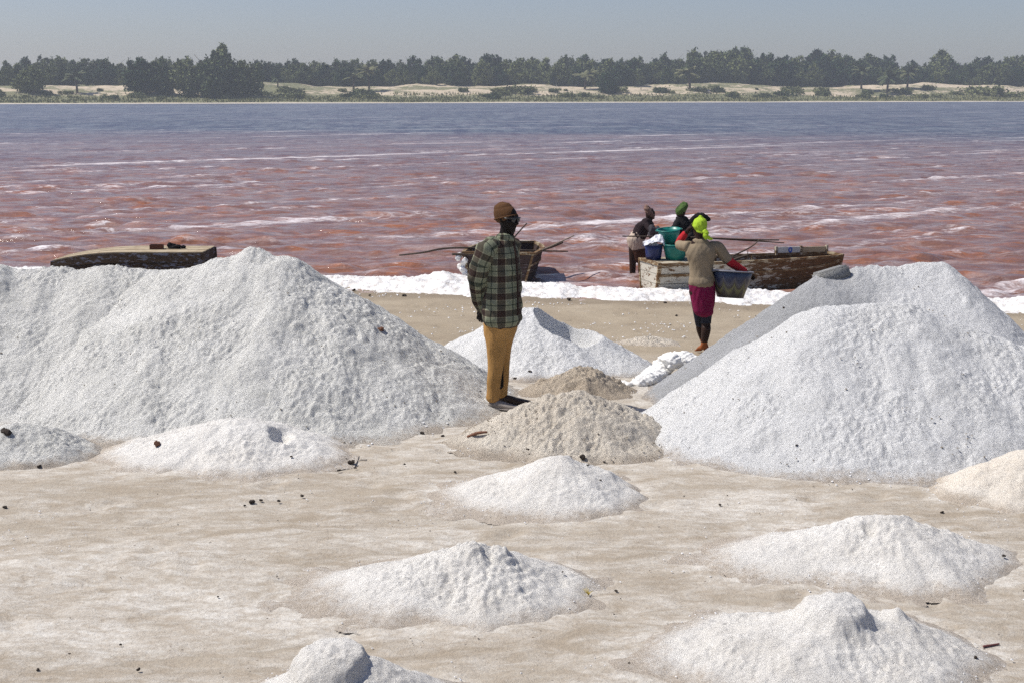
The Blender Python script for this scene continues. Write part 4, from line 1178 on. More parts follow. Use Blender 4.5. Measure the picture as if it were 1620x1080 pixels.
def wave_basin_mat():
    t = NT('printed_swag_plastic'); co = t.n('TexCoord').outputs['Object']; s_ = t.n('SeparateXYZ', {'Vector': co})
    ang = t.math('ARCTAN2', s_.outputs[1], s_.outputs[0])
    w = t.math('ABSOLUTE', t.math('SINE', t.math('MULTIPLY', ang, 5.0)))
    z = t.math('ADD', t.math('DIVIDE', s_.outputs[2], .30), t.math('MULTIPLY', t.math('POWER', w, .7), .30))
    z = t.math('ADD', z, t.math('MULTIPLY', t.noise(co, 16, 4, .6), .10))
    r = t.n('ValToRGB', {'Fac': t.math('MULTIPLY', z, .70)}); e = r.color_ramp.elements
    cols = [(0, (.030, .030, .034)), (.30, (.035, .032, .034)), (.44, (.13, .13, .06)), (.50, (.035, .03, .03)), (.58, (.08, .08, .095)), (.68, (.012, .018, .055)), (.86, (.03, .045, .085)), (1, (.04, .055, .085))]
    e[0].color = (*cols[0][1], 1); e[1].position = 1; e[1].color = (*cols[-1][1], 1)
    for p, c in cols[1:-1]: q = e.new(p); q.color = (*c, 1)
    t.set(Base_Color=r.outputs[0], Roughness=.4)
    return t.m
M['swag'] = wave_basin_mat()
bc = K(1155, 471, .02)
basin(bc, .245, .155, .315, M['swag'], 'dark basin with blue and yellow swags, carried by the woman in the lime headscarf', tilt=(R(-4), R(5), R(20)), rimmat=M['grey_rim'])

# ------------------------------------------------------------------ boats
def wood(name, base, paint, amount, dark=(.05, .03, .018), scale=1.0, fade=0.0):
    t = NT(name); co = t.coord('Object', (1.2, 6, 6)); w = t.world((2.0, 2.0, 7.0))
    n1 = t.noise(w, 2.6 * scale, 6, .7, .5); n2 = t.noise(t.world((3, 3, 26)), 3, 5, .7)
    c = t.mix(t.ramp(n2, .35, .7), base, dark)
    if fade:
        sx = t.n('SeparateXYZ', {'Vector': t.n('TexCoord').outputs['Object']})
        n1 = t.math('SUBTRACT', n1, t.math('MULTIPLY', t.math('MAXIMUM', t.math('SUBTRACT', sx.outputs[0], 1.1), 0.0), fade))
    f = t.ramp(n1, .5 - amount * .22 - .015, .5 - amount * .22 + .05)
    c = t.mix(f, c, t.mix(t.math('MULTIPLY', n2, .6), paint, tuple(v * .6 for v in paint)))
    t.set(Base_Color=c, Roughness=.85); t.put(t.b.inputs['Specular IOR Level'], .2)
    t.put(t.b.inputs['Normal'], t.bump(n1, .4, .008, t.bump(n2, .5, .006)))
    return t.m
M['wood_white'] = wood('flaking_white_paint_on_wood', (.16, .085, .04), (.50, .47, .40), .38, (.05, .032, .018), 1.0, .11)
M['wood_brown'] = wood('old_brown_boat_wood', (.20, .115, .05), (.40, .33, .22), -.15)
M['wood_dark'] = wood('dark_tarred_wood', (.045, .030, .032), (.16, .13, .13), -.35)
M['wood_rail'] = wood('bleached_rail_wood', (.24, .17, .10), (.45, .40, .31), .2)
M['wood_blue'] = wood('blackened_wood_with_blue_paint', (.060, .036, .020), (.15, .16, .21), -.28, (.014, .010, .008), 1.3)
M['wood_sand'] = wood('sandy_tan_hull_bottom', (.36, .285, .185), (.46, .38, .26), .2, (.27, .205, .13))
M['board_white'] = plain('white_painted_board', (.58, .58, .55), .7, .15, 8)
M['ring_blue'] = plain('blue_ring_paint', (.05, .11, .50), .6, .1)
M['board_tan'] = wood('bare_tan_board', (.42, .32, .20), (.52, .42, .28), .3)

def strip(name, st, mat):
    """st: list of 4-corner sections along a plank"""
    V = []; F = []
    for q in st: V += [tuple(p) for p in q]
    for i in range(len(st) - 1):
        for k in range(4):
            F.append((i * 4 + k, i * 4 + (k + 1) % 4, i * 4 + 4 + (k + 1) % 4, i * 4 + 4 + k))
    F.append((3, 2, 1, 0)); m = (len(st) - 1) * 4; F.append((m, m + 1, m + 2, m + 3))
    me = bpy.data.meshes.new(name); me.from_pydata(V, [], F); me.materials.append(mat); me.update()
    return me
def board(name, a, b, w, t, mat, parent):
    """a flat board from a to b, w wide along the vector w, t thick along the vector t"""
    a, b, w, t = Vector(a), Vector(b), Vector(w), Vector(t)
    st = [(p - w - t, p + w - t, p + w + t, p - w + t) for p in (a, a.lerp(b, .5), b)]
    return link(name, strip(name, st, mat), None, parent)
def boat(loc, rz, L, Wt, Wb, H, label, mats, sheer=(.0, .06), taper=.72, rocker=.05, nplank=3, flip=False, inner=True, rpow=2):
    root = empty('rowing_boat', loc, label, 'boat', rz=rz)
    if flip: root.rotation_euler = (math.pi, 0, -rz); root.rotation_euler = (math.pi, 0, rz)
    def wfun(s): return (1 - (1 - taper) * max(0, (s - .45) / .55) ** 2) * (1 + .06 * math.sin(math.pi * min(1, s * 1.3)))
    def zb(s): return rocker * max(0, (s - .5) / .5) ** rpow
    def zt(s): return H + sheer[0] * max(0, 1 - s * 2) ** 2 + sheer[1] * s ** 2
    def pt(s, l, sg, off=0):
        w = (Wb + (Wt - Wb) * l) / 2 * wfun(s)
        return Vector((L * s, sg * (w - off), zb(s) + (zt(s) - zb(s)) * l))
    N = 12; th = .022
    rr_ = random.Random(int(L * 100))
    for sg in (-1, 1):
        for j in range(nplank):
            l0, l1 = j / nplank + .010, (j + 1) / nplank - .010; st = []; ex = rr_.uniform(-.004, .006)
            for i in range(N + 1):
                s = i / N
                st.append((pt(s, l0, sg, -ex), pt(s, l1, sg, -ex - .003), pt(s, l1, sg, th), pt(s, l0, sg, th)))
            link('plank', strip('plank', st, mats['side']), None, root)
        st = []
        for i in range(N + 1):
            s = i / N; p = pt(s, 1, sg); q = Vector((0, sg, 0))
            st.append((p + q * .022 + Vector((0, 0, -.028)), p + q * .022 + Vector((0, 0, .018)), p - q * .036 + Vector((0, 0, .018)), p - q * .036 + Vector((0, 0, -.028))))
        link('gunwale', strip('gunwale', st, mats['rail']), None, root)
        st = []
        for i in range(N + 1):
            s = i / N; p = pt(s, .62, sg); q = Vector((0, sg, 0))
            st.append((p + q * .016 + Vector((0, 0, -.022)), p + q * .016 + Vector((0, 0, .022)), p + q * .0005 + Vector((0, 0, .022)), p + q * .0005 + Vector((0, 0, -.022))))
        link('rubbing_strake', strip('rubbing_strake', st, mats['rail']), None, root)
    nb = 5
    for j in range(nb):
        st = []
        for i in range(N + 1):
            s = i / N; w = Wb / 2 * wfun(s); y0 = -w + 2 * w * j / nb + .004; y1 = -w + 2 * w * (j + 1) / nb - .004; z = zb(s) + (.004 if j % 2 else 0)
            st.append(((L * s, y0, z - .018), (L * s, y1, z - .018), (L * s, y1, z + .006), (L * s, y0, z + .006)))
        link('bottom_plank', strip('bottom_plank', st, mats['bottom']), None, root)
    for s, nm in ((0, -1), (1, 1)):
        for j in range(nplank):
            l0, l1 = j / nplank + .008, (j + 1) / nplank - .008
            a0, a1, b0, b1 = pt(s, l0, -1, .024), pt(s, l1, -1, .024), pt(s, l0, 1, .024), pt(s, l1, 1, .024); q = Vector((nm * .012, 0, 0))
            st = [(a0 - q, a1 - q, a1 + q, a0 + q), (b0 - q, b1 - q, b1 + q, b0 + q)]
            link('transom_board', strip('transom_board', st, mats['end']), None, root)
        for sg in (-1, 1):
            q = Vector((0, sg, 0)); ex = Vector((nm, 0, 0))
            st = [tuple(pt(s, l, sg) + a_ for a_ in (q * .006 + ex * .030, q * .006 - ex * .034, -q * .03 - ex * .034, -q * .03 + ex * .030)) for l in (0, .5, 1.0)]
            link('corner_post', strip('corner_post', st, mats['rail']), None, root)
        a, b_ = pt(s, 1, -1), pt(s, 1, 1)
        board('transom_rail', a + Vector((0, 0, .005)), b_ + Vector((0, 0, .005)), (.034, 0, 0), (0, 0, .022), mats['rail'], root)
    if inner:
        for s in (.2, .4, .6, .8):
            for sg in (-1, 1):
                st = [tuple(pt(s, l, sg, .024) + a_ for a_ in (Vector((-.02, 0, 0)), Vector((.02, 0, 0)), Vector((.02, -sg * .03, 0)), Vector((-.02, -sg * .03, 0)))) for l in (.03, .5, .97)]
                link('rib', strip('rib', st, mats['rail']), None, root)
        for s in (.32, .66):
            a, b_ = pt(s, .80, -1, .026), pt(s, .80, 1, .026)
            board('bench', a, b_, (.10, 0, 0), (0, 0, .012), mats['rail'], root)
    return root, pt

# boat with the tubs
rz = R(17)
nc = U(1043, 457, 23.45)
bloc = Vector((nc.x - math.sin(rz) * .43, nc.y + math.cos(rz) * .43, -.53))
rb_, ptR = boat(bloc, rz, 3.50, .88, .68, .50, 'long flaking white and brown boat loaded with tubs, half in the froth', dict(side=M['wood_white'], rail=M['wood_brown'], bottom=M['wood_brown'], end=M['wood_white']), sheer=(0, .02), taper=.60, rocker=.34, rpow=4)
# stern deck that carries the tubs
for k in range(5):
    x = .06 + k * .16
    board('deck_plank', (x + .0775, -.405, .505), (x + .0775, .405, .505 + .002 * (k % 2)), (.0765, 0, 0), (0, 0, .010), M['wood_rail'], rb_)
# raised side boards at the bow, the white one with a blue ring
def wl(px, py, Y): return rb_inv @ U(px, py, Y)
bpy.context.view_layer.update()
rb_inv = rb_.matrix_world.inverted()
def side_board(s0, s1, l0, l1, mat, name):
    l1 *= .72; st = []
    for i in range(4):
        s = s0 + (s1 - s0) * i / 3; a = ptR(s, 1, 1); 
        st.append((a + Vector((0, -.045, l0)), a + Vector((0, -.045, l1)), a + Vector((0, -.02, l1)), a + Vector((0, -.02, l0))))
    return link(name, strip(name, st, mat), None, rb_)
wbd = side_board(.735, .855, .02, .17, M['board_white'], 'side_board'); wbd['label'] = 'white board with a blue ring'
tbd = side_board(.862, .985, .02, .16, M['board_tan'], 'side_board'); tbd['label'] = 'bare tan board'
for s in (.728, .858, .992):
    a = ptR(s, 1, 1); board('stanchion', a + Vector((0, -.03, -.02)), a + Vector((0, -.03, .135)), (.018, 0, 0), (0, .03, 0), M['wood_rail'], rb_)
    a = ptR(s, 1, -1)
c = ptR(.80, 1, 1) + Vector((0, -.051, .071)); V = []; F = []
tx = (ptR(.82, 1, 1) - ptR(.78, 1, 1)).normalized()
for k in range(28):
    a = 2 * math.pi * k / 28
    for r_ in (.022, .043):
        p = c + tx * math.cos(a) * r_ * .85 + Vector((0, 0, math.sin(a) * r_ * 1.15)); V.append(tuple(p)); V.append(tuple(p + Vector((0, -.004, 0))))
for k in range(28):
    i = k * 4; j = ((k + 1) % 28) * 4
    F += [(i + 1, i + 3, j + 3, j + 1), (i, i + 1, j + 1, j), (i + 2, i + 3, j + 3, j + 2)]
me = bpy.data.meshes.new('ring_emblem'); me.from_pydata(V, [], F); me.materials.append(M['ring_blue']); link('ring_emblem', me, None, wbd)

# middle boat
ms = U(788, 438, 24.9)
mb_, ptM = boat((ms.x, 24.9, -.53), R(81), 2.0, 1.27, .98, .53, 'dark old boat nosing out from the froth, behind the standing man', dict(side=M['wood_dark'], rail=M['wood_brown'], bottom=M['wood_dark'], end=M['wood_dark']), taper=.6, sheer=(.0, .0))
b = Blob(); random.seed(4)
for k in range(9): b.ball((random.uniform(-.06, .05), .60 + random.uniform(-.03, .12), .16 + k * .04), (.05, .05, .05))
link('salt_crust', b.fuse('salt_crust', M['foam'], Vector((0, 0, 0)), .012, 1, folds(.012, 20, 20, 3))[0], None, mb_)

# upturned boat on the left, flat bottom uppermost
ub_, ptU = boat(Vector((U(330, 400, 25.75).x, 25.75, -.03)), 0, 2.72, 1.20, 1.02, .52, 'boat lying upturned behind the left heap, sandy tan bottom uppermost', dict(side=M['wood_blue'], rail=M['wood_blue'], bottom=M['wood_sand'], end=M['wood_blue']), taper=.85, rocker=.16, flip=True, inner=False)
ub_.rotation_euler = (math.pi, 0, math.pi + R(-1))
# things lying on it
M['brown_box'] = plain('rusty_brown_board', (.085, .028, .014), .7)
bt = Blob(); p0 = U(249, 397, 25.75)
def boxy(name, loc, sx, sy, sz, mat, label, cat, rz=0, bev=.012):
    import bmesh
    bm = bmesh.new(); bmesh.ops.create_cube(bm, size=1)
    for v in bm.verts: v.co = Vector((v.co.x * sx, v.co.y * sy, (v.co.z + .5) * sz))
    bmesh.ops.bevel(bm, geom=list(bm.edges), offset=bev, segments=2, affect='EDGES')
    me = bpy.data.meshes.new(name); bm.to_mesh(me); bm.free(); me.materials.append(mat)
    for p in me.polygons: p.use_smooth = True
    o = link(name, me, None, None, loc); o.rotation_euler = (0, 0, rz); tag(o, label, cat); return o
ztop = -.025
cr = empty('crate', (U(248, 392, 25.75).x, 25.75, ztop), 'small rust brown box lying on the upturned boat', 'box', rz=R(8))
for y_ in (-.07, .07): board('side_panel', (-.12, y_, .05), (.12, y_, .045), (0, 0, .045), (0, .008, 0), M['brown_box'], cr)
for x_ in (-.11, .11): board('end_panel', (x_, -.06, .045), (x_, .06, .045), (0, 0, .04), (.008, 0, 0), M['brown_box'], cr)
board('base_panel', (-.10, 0, .01), (.10, 0, .01), (0, .06, 0), (0, 0, .006), M['brown_box'], cr)
b = Blob(); random.seed(9); q0 = U(279, 391, 25.8); q0.z = ztop + .03
for k in range(14): b.ball(q0 + Vector((random.uniform(-.13, .15), random.uniform(-.08, .08), random.uniform(-.02, .07))), (random.uniform(.03, .06), .04, random.uniform(.02, .045)))
b.limb([q0 + Vector((-.15, 0, -.02)), q0 + Vector((-.26, -.02, -.025))], [.014, .010], 8)
o = link('cloth_bundle', b.fuse('cloth_bundle', M['dark_cloth'], q0, .012, 1, folds(.012, 22, 22, 8))[0], None, None, q0)
tag(o, 'crumpled black cloth heaped on the upturned boat', 'cloth')
def stick(pts, rad, label, cat='pole', name='wooden_pole', mat=None):
    b = Blob(); b.limb(pts, rad, 8, 4); o0 = Vector(pts[0])
    o = link(name, b.raw(name, mat or M['pole'], o0), None, None, o0); tag(o, label, cat); return o
M['pole'] = plain('grey_weathered_stick', (.062, .045, .034), .8)
M['pole_light'] = plain('bleached_stick', (.24, .19, .14), .8)
s0 = U(128, 402, 25.5); s0.z = ztop - .10; s1 = U(158, 396, 25.6); s1.z = ztop - .03
stick([s0, s1], [.012, .012], 'thin dark stick lying on the left end of the upturned boat', 'stick', 'stick')
stick([U(632, 404, 25.2), U(668, 400, 25.2), U(702, 393.5, 25.3), U(745, 392.5, 25.3), U(810, 396, 25.4), U(898, 398, 25.6)], [.014, .017, .018, .018, .017, .012], 'long bent pole laid across the dark boat behind the man')
stick([U(716, 402.5, 24.95), U(760, 402.5, 25.0)], [.022, .022], 'short thick spar jutting left from the stern of the dark boat', 'spar', 'spar')
stick([U(833, 354, 25.6), U(822, 366, 25.6), U(806, 385, 25.6), U(797, 399, 25.6)], [.012, .013, .015, .016], 'slim pole leaning up beside the man with the sunglasses')
stick([U(908, 373, 25.9), U(878, 387, 25.6), U(846, 401, 25.3)], [.010, .013, .018], 'pale stick slanting out over the right side of the dark boat', mat=M['pole_light'])
stick([U(890, 384, 25.9), U(872, 391, 25.8), U(838, 401, 25.5)], [.018, .022, .025], 'stubby dark stick lying in the dark boat, below the pale slanting one')
# tubs in the stern
dk = bloc.z + .505 + .014
def tub_at(px, Y, rt, rb, h, mat, label, cat='tub', z=None, **kw):
    p = U(px, 405, Y); return basin(Vector((p.x, Y, dk if z is None else z)), rt, rb, h, mat, label, cat, **kw)
tub_at(1034, 24.05, .155, .125, .25, M['blue_tub'], 'navy blue tub at the corner of the boat stern, under the white sheet', fill=M['salt_in'])
tub_at(1068, 24.03, .215, .155, .265, M['teal'], 'lower teal tub standing on the boat deck')
tub_at(1102, 24.35, .165, .125, .25, M['black'], 'black tub behind the lower teal one', fill=M['salt_in'])
pb = U(1059, 384, 24.30)
basin(Vector((pb.x, 24.30, dk + .262)), .195, .130, .235, M['teal'], 'upper teal basin stacked on top of the lower teal tub', 'basin', tilt=(R(5), R(-4), 0))
# white sheet over the blue tub
n = 40; gxs = np.linspace(-.17, .17, n); GX, GY = np.meshgrid(gxs, gxs)
gzs = .13 * np.exp(-((GX - .08) ** 2 + GY ** 2) / .016) + .02 * (1 - np.abs(fbm(GX * 9, GY * 9, 71, 4)) * 2.5) - .35 * np.clip(np.hypot(GX, GY) - .15, 0, 1)
ps = U(1034, 388, 24.05); ps.z = dk + .262
me = mesh_np('plastic_sheet', np.stack([GX, GY, gzs + .03], -1).reshape(-1, 3), grid_faces(n, n), True, plain('white_plastic_sheet', (.62, .63, .66), .35, .1, spec=.5))
o = link('plastic_sheet', me, None, None, ps); o.modifiers.new('solid', 'SOLIDIFY').thickness = .004
tag(o, 'crumpled white plastic sheet heaped over the navy tub', 'sheet')
stick([U(985, 374, 25.0), U(1022, 374.5, 25.0), U(1100, 376, 25.0), U(1180, 380.5, 25.0), U(1240, 384.5, 25.0)], [.010, .014, .016, .015, .009], 'longest thin punt pole running across behind the tubs')
stick([U(1128, 377, 24.9), U(1185, 379.5, 24.9), U(1232, 380, 24.9)], [.012, .014, .012], 'second punt pole just above the longest one, at the woman\'s right')
stick([U(1202, 379, 24.3), U(1188, 391, 24.3), U(1160, 405, 24.25)], [.008, .011, .015], 'forked stick end rising slantwise from the loaded boat')
stick([U(1160, 412, 24.35), U(1172, 407.5, 24.35), U(1184, 404, 24.35)], [.024, .022, .016], 'thick charred stump of wood on the gunwale of the loaded boat', 'wood', 'driftwood')
stick([U(1183, 397, 24.3), U(1183, 411, 24.3)], [.006, .008], 'thin upright peg standing in the loaded boat', 'peg', 'peg')

# ------------------------------------------------------------------ the two workers standing in the water
M['blackish'] = cloth('dark_brown_jersey', (.022, .014, .016), .25)
M['beige_skirt'] = cloth('beige_wrap', (.42, .34, .27), .2)
M['wet_skirt'] = cloth('wet_brown_cloth', (.060, .026, .016), .3)
M['rose_cap'] = cloth('dusty_pink_brown_wrap', (.19, .12, .095), .35)
M['green_wrap'] = cloth('dark_green_print_wrap', (.060, .105, .030), .6)
M['grey_cloth'] = cloth('grey_cloth', (.06, .055, .062), .4)
def water_person(Y, label, head, hfwd, neck, spine, sh, arms, hips, wrapmat, wrap, skirt, skirt2, bed):
    f = lambda p, dy=0: U(p[0], p[1], Y + dy)
    m_ = mpp(Y)
    base = f(hips); base = Vector((base.x, Y, bed))
    root = empty('person', base, label, 'person')
    b = Blob(); hcen = f(head); head_blob(b, hcen, hfwd, s=.95)
    b.limb([f(neck), hcen + Vector((0, 0, -.06))], [.055, .05])
    secs = []
    for (px, py, w, d) in spine: secs.append((f((px, py)), Vector((w, 0, 0)), Vector((0, d, 0))))
    b.loft(secs, 18)
    for a in arms:
        pts = [f((q[0], q[1]), q[2]) for q in a]; b.limb(pts, [.048, .038, .027])
        hand_blob(b, pts[2], pts[2] - pts[1], Vector((0, -.3, -1)), .9, .6, 1)
    hp = f(hips)
    for q in (-.08, .08):
        b.limb([hp + Vector((q, 0, 0)), Vector((hp.x + q, Y - .03, (hp.z + bed) / 2)), Vector((hp.x + q, Y, bed + .08))], [.085, .06, .04])
        b.loft([(Vector((hp.x + q, Y - .04, bed + .04)), (.04, 0, 0), (0, 0, .03)), (Vector((hp.x + q, Y + .14, bed + .02)), (.045, 0, 0), (0, 0, .02))], 12)
    link('body', b.fuse('body', M['skin'], base, .009, 2)[0], None, root)
    b = Blob(); b.loft([(c, a * 1.13, d * 1.15) for c, a, d in secs], 20)
    for a in arms:
        pts = [f((q[0], q[1]), q[2]) for q in a]; b.limb([pts[0], pts[1], pts[1].lerp(pts[2], .75)], [.060, .050, .040], 14)
    link('top', b.fuse('top', sh, base, .010, 2, folds(.006, 10, 8, 50))[0], None, root)
    b = Blob(); Fh = Vector(hfwd).normalized(); Sh = Fh.cross(Vector((0, 0, 1))).normalized()
    b.loft([(hcen + Vector((0, 0, z)) - Fh * o, Sh * w_, Fh * d_) for z, w_, d_, o in wrap], 20)
    link('headwrap', b.fuse('headwrap', wrapmat, base, .009, 1, folds(.010, 22, 22, 60))[0], None, root)
    if skirt:
        for nm, mt, rows in (('wrap_skirt', M['beige_skirt'], skirt), ('wet_hem', M['wet_skirt'], skirt2)):
            if rows:
                b = Blob(); b.loft([(f((px, py)), Vector((w, 0, 0)), Vector((0, d, 0))) for px, py, w, d in rows], 20)
                link(nm, b.fuse(nm, mt, base, .010, 1, folds(.010, 12, 5, 70))[0], None, root)
    return root
water_person(26.6, 'worker bending forward in a pinkish head wrap and beige skirt, standing in the lake', (1028, 340), (.80, .1, -.45), (1024, 350),
             [(1009, 376, .14, .12), (1014, 366, .135, .11), (1020, 356, .15, .11), (1023, 350, .09, .08)], M['blackish'],
             [((1021, 354, -.10), (1030, 366, -.30), (1040, 373, -.55)), ((1024, 354, .12), (1033, 364, .0), (1043, 371, -.3))], (1008, 384), M['rose_cap'],
             [(.01, .085, .105, .0), (.05, .092, .112, .01), (.09, .078, .098, .025), (.125, .045, .06, .045)],
             [(1009, 370, .13, .12), (1006, 378, .165, .15), (1007, 386, .165, .15), (1008.5, 393, .155, .14)], [(1008.5, 391, .150, .14), (1010, 400, .150, .135), (1011, 409, .135, .12)], -.95)
water_person(25.25, 'worker in black with a green print headwrap, bending over the teal basins', (1078, 335), (-.75, -.25, -.35), (1079, 345),
             [(1086, 400, .15, .12), (1085, 384, .15, .12), (1083, 368, .155, .12), (1081, 355, .165, .115), (1079, 347, .10, .08)], M['dark_cloth'],
             [((1072, 353, -.06), (1064, 364, -.30), (1054, 367, -.62)), ((1090, 354, .04), (1094, 370, -.10), (1084, 380, -.35))], (1086, 402), M['green_wrap'],
             [(.01, .082, .104, .0), (.04, .098, .118, .005), (.08, .098, .115, .01), (.11, .075, .09, .015), (.13, .04, .05, .02)],
             [(1086, 392, .16, .13), (1086, 410, .17, .14), (1086, 424, .17, .14)], None, -.88)
o = Blob(); cb = U(1036, 367, 25.3)
random.seed(3)
for k in range(8): o.ball(cb + Vector((random.uniform(-.12, .12), random.uniform(-.05, .05), random.uniform(-.12, .06))), (.06, .05, random.uniform(.05, .09)))
o2 = link('grey_cloth', o.fuse('grey_cloth', M['grey_cloth'], cb, .012, 2, folds(.012, 12, 8, 33))[0], None, None, cb); tag(o2, 'limp dark grey cloth held above the navy tub by the bending worker', 'cloth')

# ------------------------------------------------------------------ slab on the grey heap, sack, debris
sl = U(1318, 436, 13.03)
sb = boxy('salt_slab', sl + Vector((0, 0, -.055)), .30, .20, .12, M['slab'], 'squared grey slab lying on the left shoulder of the grey heap', 'slab', R(12), .018)
sb.rotation_euler = (R(-8), R(-14), R(14))
attr(sb.data, 'edge', np.ones(len(sb.data.vertices)))
# sack of white plastic half under the grey heap
p = G(1046, 597); b = Blob()
q = lambda px, py, dy=0: U(px, py, p.y + dy)
gq = lambda a, c, h: G(a, c) + Vector((0, 0, h))
b.limb([gq(966, 606, .015), gq(985, 611, .03), gq(1003, 612, .035), gq(1022, 609, .045), q(1040, 590, .08), q(1052, 577, .12), q(1064, 570, .16)],
       [(.012, .02), (.022, .04), (.030, .05), (.050, .085), (.075, .12), (.09, .14), (.08, .13)], 18, 5)
b.limb([q(1058, 571, .2), q(1072, 569, .25), q(1092, 571, .3), q(1105, 578, .3)], [(.05, .12), (.07, .15), (.07, .16), (.06, .14)], 16, 4)
M['sack'] = plain('white_woven_sack', (.74, .73, .70), .6, .08, 10, .6, .006)
sk_o = link('plastic_sack', b.fuse('plastic_sack', M['sack'], p, .008, 1, folds(.022, 11, 17, 81, 1.6))[0], None, None, p)
tag(sk_o, 'crumpled white sack with a twisted neck, lying at the foot of the grey heap', 'sack')

M['clod'] = plain('dark_mud_clod', (.035, .026, .020), .9, .4, 20)
M['clod_brown'] = plain('red_brown_clod', (.16, .075, .045), .9, .4, 20)
def surf_z(x, y):
    z = 0.0
    for (cx, cy, fn, x0, x1, y0, y1) in MOUNDS:
        if x0 < x < x1 and y0 < y < y1: z = max(z, float(fn(np.array([[x]]), np.array([[y]]))[0, 0]))
    return float(gz0(x, y)) + z
def on_surface(px, py):
    d = ray(px, py); t = 2.0
    while t < 60:
        pp = d * t
        if CAM_H + pp.z <= surf_z(pp.x, pp.y): break
        t += .015
    pp = d * t; return Vector((pp.x, pp.y, surf_z(pp.x, pp.y)))
def clod(px, py, w, h, label, mat='clod', cat='clod', seed=0, name='mud_clod', group=None):
    p = on_surface(px, py); s = mpp(p.y); r = random.Random(seed); b = Blob(); rw = w * s / 2; rh = h * s / 2
    for k in range(5): b.ball(p + Vector((r.uniform(-.5, .5) * rw, r.uniform(-.4, .4) * rw, rh * r.uniform(.4, .9))), (rw * r.uniform(.4, .65), rw * r.uniform(.4, .6), rh * r.uniform(.6, .9)))
    o = link(name, b.fuse(name, M[mat], p, max(.0025, rw / 9), 1, lambda co: rw * .12 * perlin(co[:, 0] * 3 / rw, co[:, 2] * 3 / rw, seed))[0], None, None, p)
    tag(o, label, cat, group); return o
clod(10, 686, 22, 11, 'dark scrap lying on top of the mound at the left edge', cat='scrap', name='dark_scrap', seed=1)
clod(248, 705, 13, 11, 'reddish brown lump at the left foot of the notched salt mound', 'clod_brown', seed=2, cat='lump', name='brown_lump')
clod(399, 795, 13, 6, 'largest black clod of the scatter on the open ground at left', seed=3)
clod(556, 732, 13, 7, 'black clod right of the notched salt mound', seed=4)
clod(922, 727, 11, 9, 'black clod between the cream mound and the off-white one below it', seed=5)
clod(891, 552, 1, 1, 'speck', seed=6) if False else None
clod(604, 524, 16, 9, 'brown clump of dirt on the slope foot behind the tallest heap', 'clod_brown', seed=7, name='dirt_clump', cat='clump')
clod(838, 590, 7, 5, 'small dark clod in the hollow front of the scooped white mound', seed=8)
clod(1042, 618, 9, 8, 'tan stone on top of the muddy mound', 'clod_brown', seed=9, name='stone', cat='stone') if False else None
clod(965, 461, 30, 7, 'black tangle of weed washed up at the froth, between the man and the woman', seed=10, name='dry_weed', cat='weed')
clod(985, 470, 10, 5, 'small black clod on the wet sand near the washed-up weed', seed=11)
clod(693, 462, 20, 3, 'thin dark twig of wood on the sand left of the man', seed=12, name='twig', cat='twig')
clod(1190, 473, 13, 3, 'flat dark flake on the wet sand right of the woman', seed=13, name='flake', cat='flake')
clod(1197, 789 - 0, 0.1, 0.1, 'x', seed=14) if False else None
rs = random.Random(5)
small = [(413, 792), (441, 793), (478, 785), (333, 856), (332, 861), (331, 868), (306, 871), (270, 880), (387, 800), (562, 741), (536, 745), (62, 739), (8, 803), (191, 1021), (219, 1061), (930, 736), (956, 731), (890, 906), (1139, 799), (461, 724), (548, 727), (785, 607), (815, 600), (760, 620), (1588, 880), (1543, 1042), (720, 747), (640, 735), (835, 712), (950, 760),
         (975, 935), (995, 1050), (1260, 705), (1490, 812), (1320, 740), (110, 1035), (60, 1060), (345, 945), (700, 690), (668, 686), (1052, 480), (1070, 500), (1240, 490), (900, 475), (560, 460), (585, 468), (640, 470)]
src = None
for i, (px, py) in enumerate(small):
    if src is None:
        src = clod(px, py, 7, 4, 'pea-sized dark clod lying on the packed salty sand', seed=40, group='small dark clods on the ground')
    else:
        c = src.copy(); COL.objects.link(c); p = on_surface(px, py); c.location = p; s = mpp(p.y) / mpp(on_surface(413, 792).y) * rs.uniform(.6, 1.15); c.scale = (s, s, s * rs.uniform(.7, 1.1)); c.rotation_euler = (0, 0, rs.uniform(0, 6))
# twigs
p = on_surface(740, 692); p2 = on_surface(770, 686); stick([p + Vector((0, 0, .008)), (p + p2) / 2 + Vector((0, 0, .02)), p2 + Vector((0, 0, .012))], [.010, .013, .009], 'rusty brown stick poking from the left foot of the cream mound', 'stick', 'stick', M['clod_brown'])
p = on_surface(1556, 1024); p2 = on_surface(1580, 1021); stick([p + Vector((0, 0, .006)), p2 + Vector((0, 0, .007))], [.006, .005], 'short reddish stick on the sand beside the nearest mound', 'stick', 'stick', plain('reddish_stick', (.16, .06, .055), .7))
# yellow weed
p = on_surface(931, 942); b = []
for k in range(16):
    a = rs.uniform(0, 6.28); l = rs.uniform(.015, .04); b.append(([(0, 0, 0), (math.cos(a) * l * .4, math.sin(a) * l * .4, l * .6), (math.cos(a) * l, math.sin(a) * l, l * .9)], [.0016, .0014, .0007]))
o = link('weed', tubes('weed', b, plain('dry_yellow_weed', (.50, .38, .06), .8), 5), None, None, p); tag(o, 'tiny dry yellow weed on the sand right of the double-topped mound', 'weed')

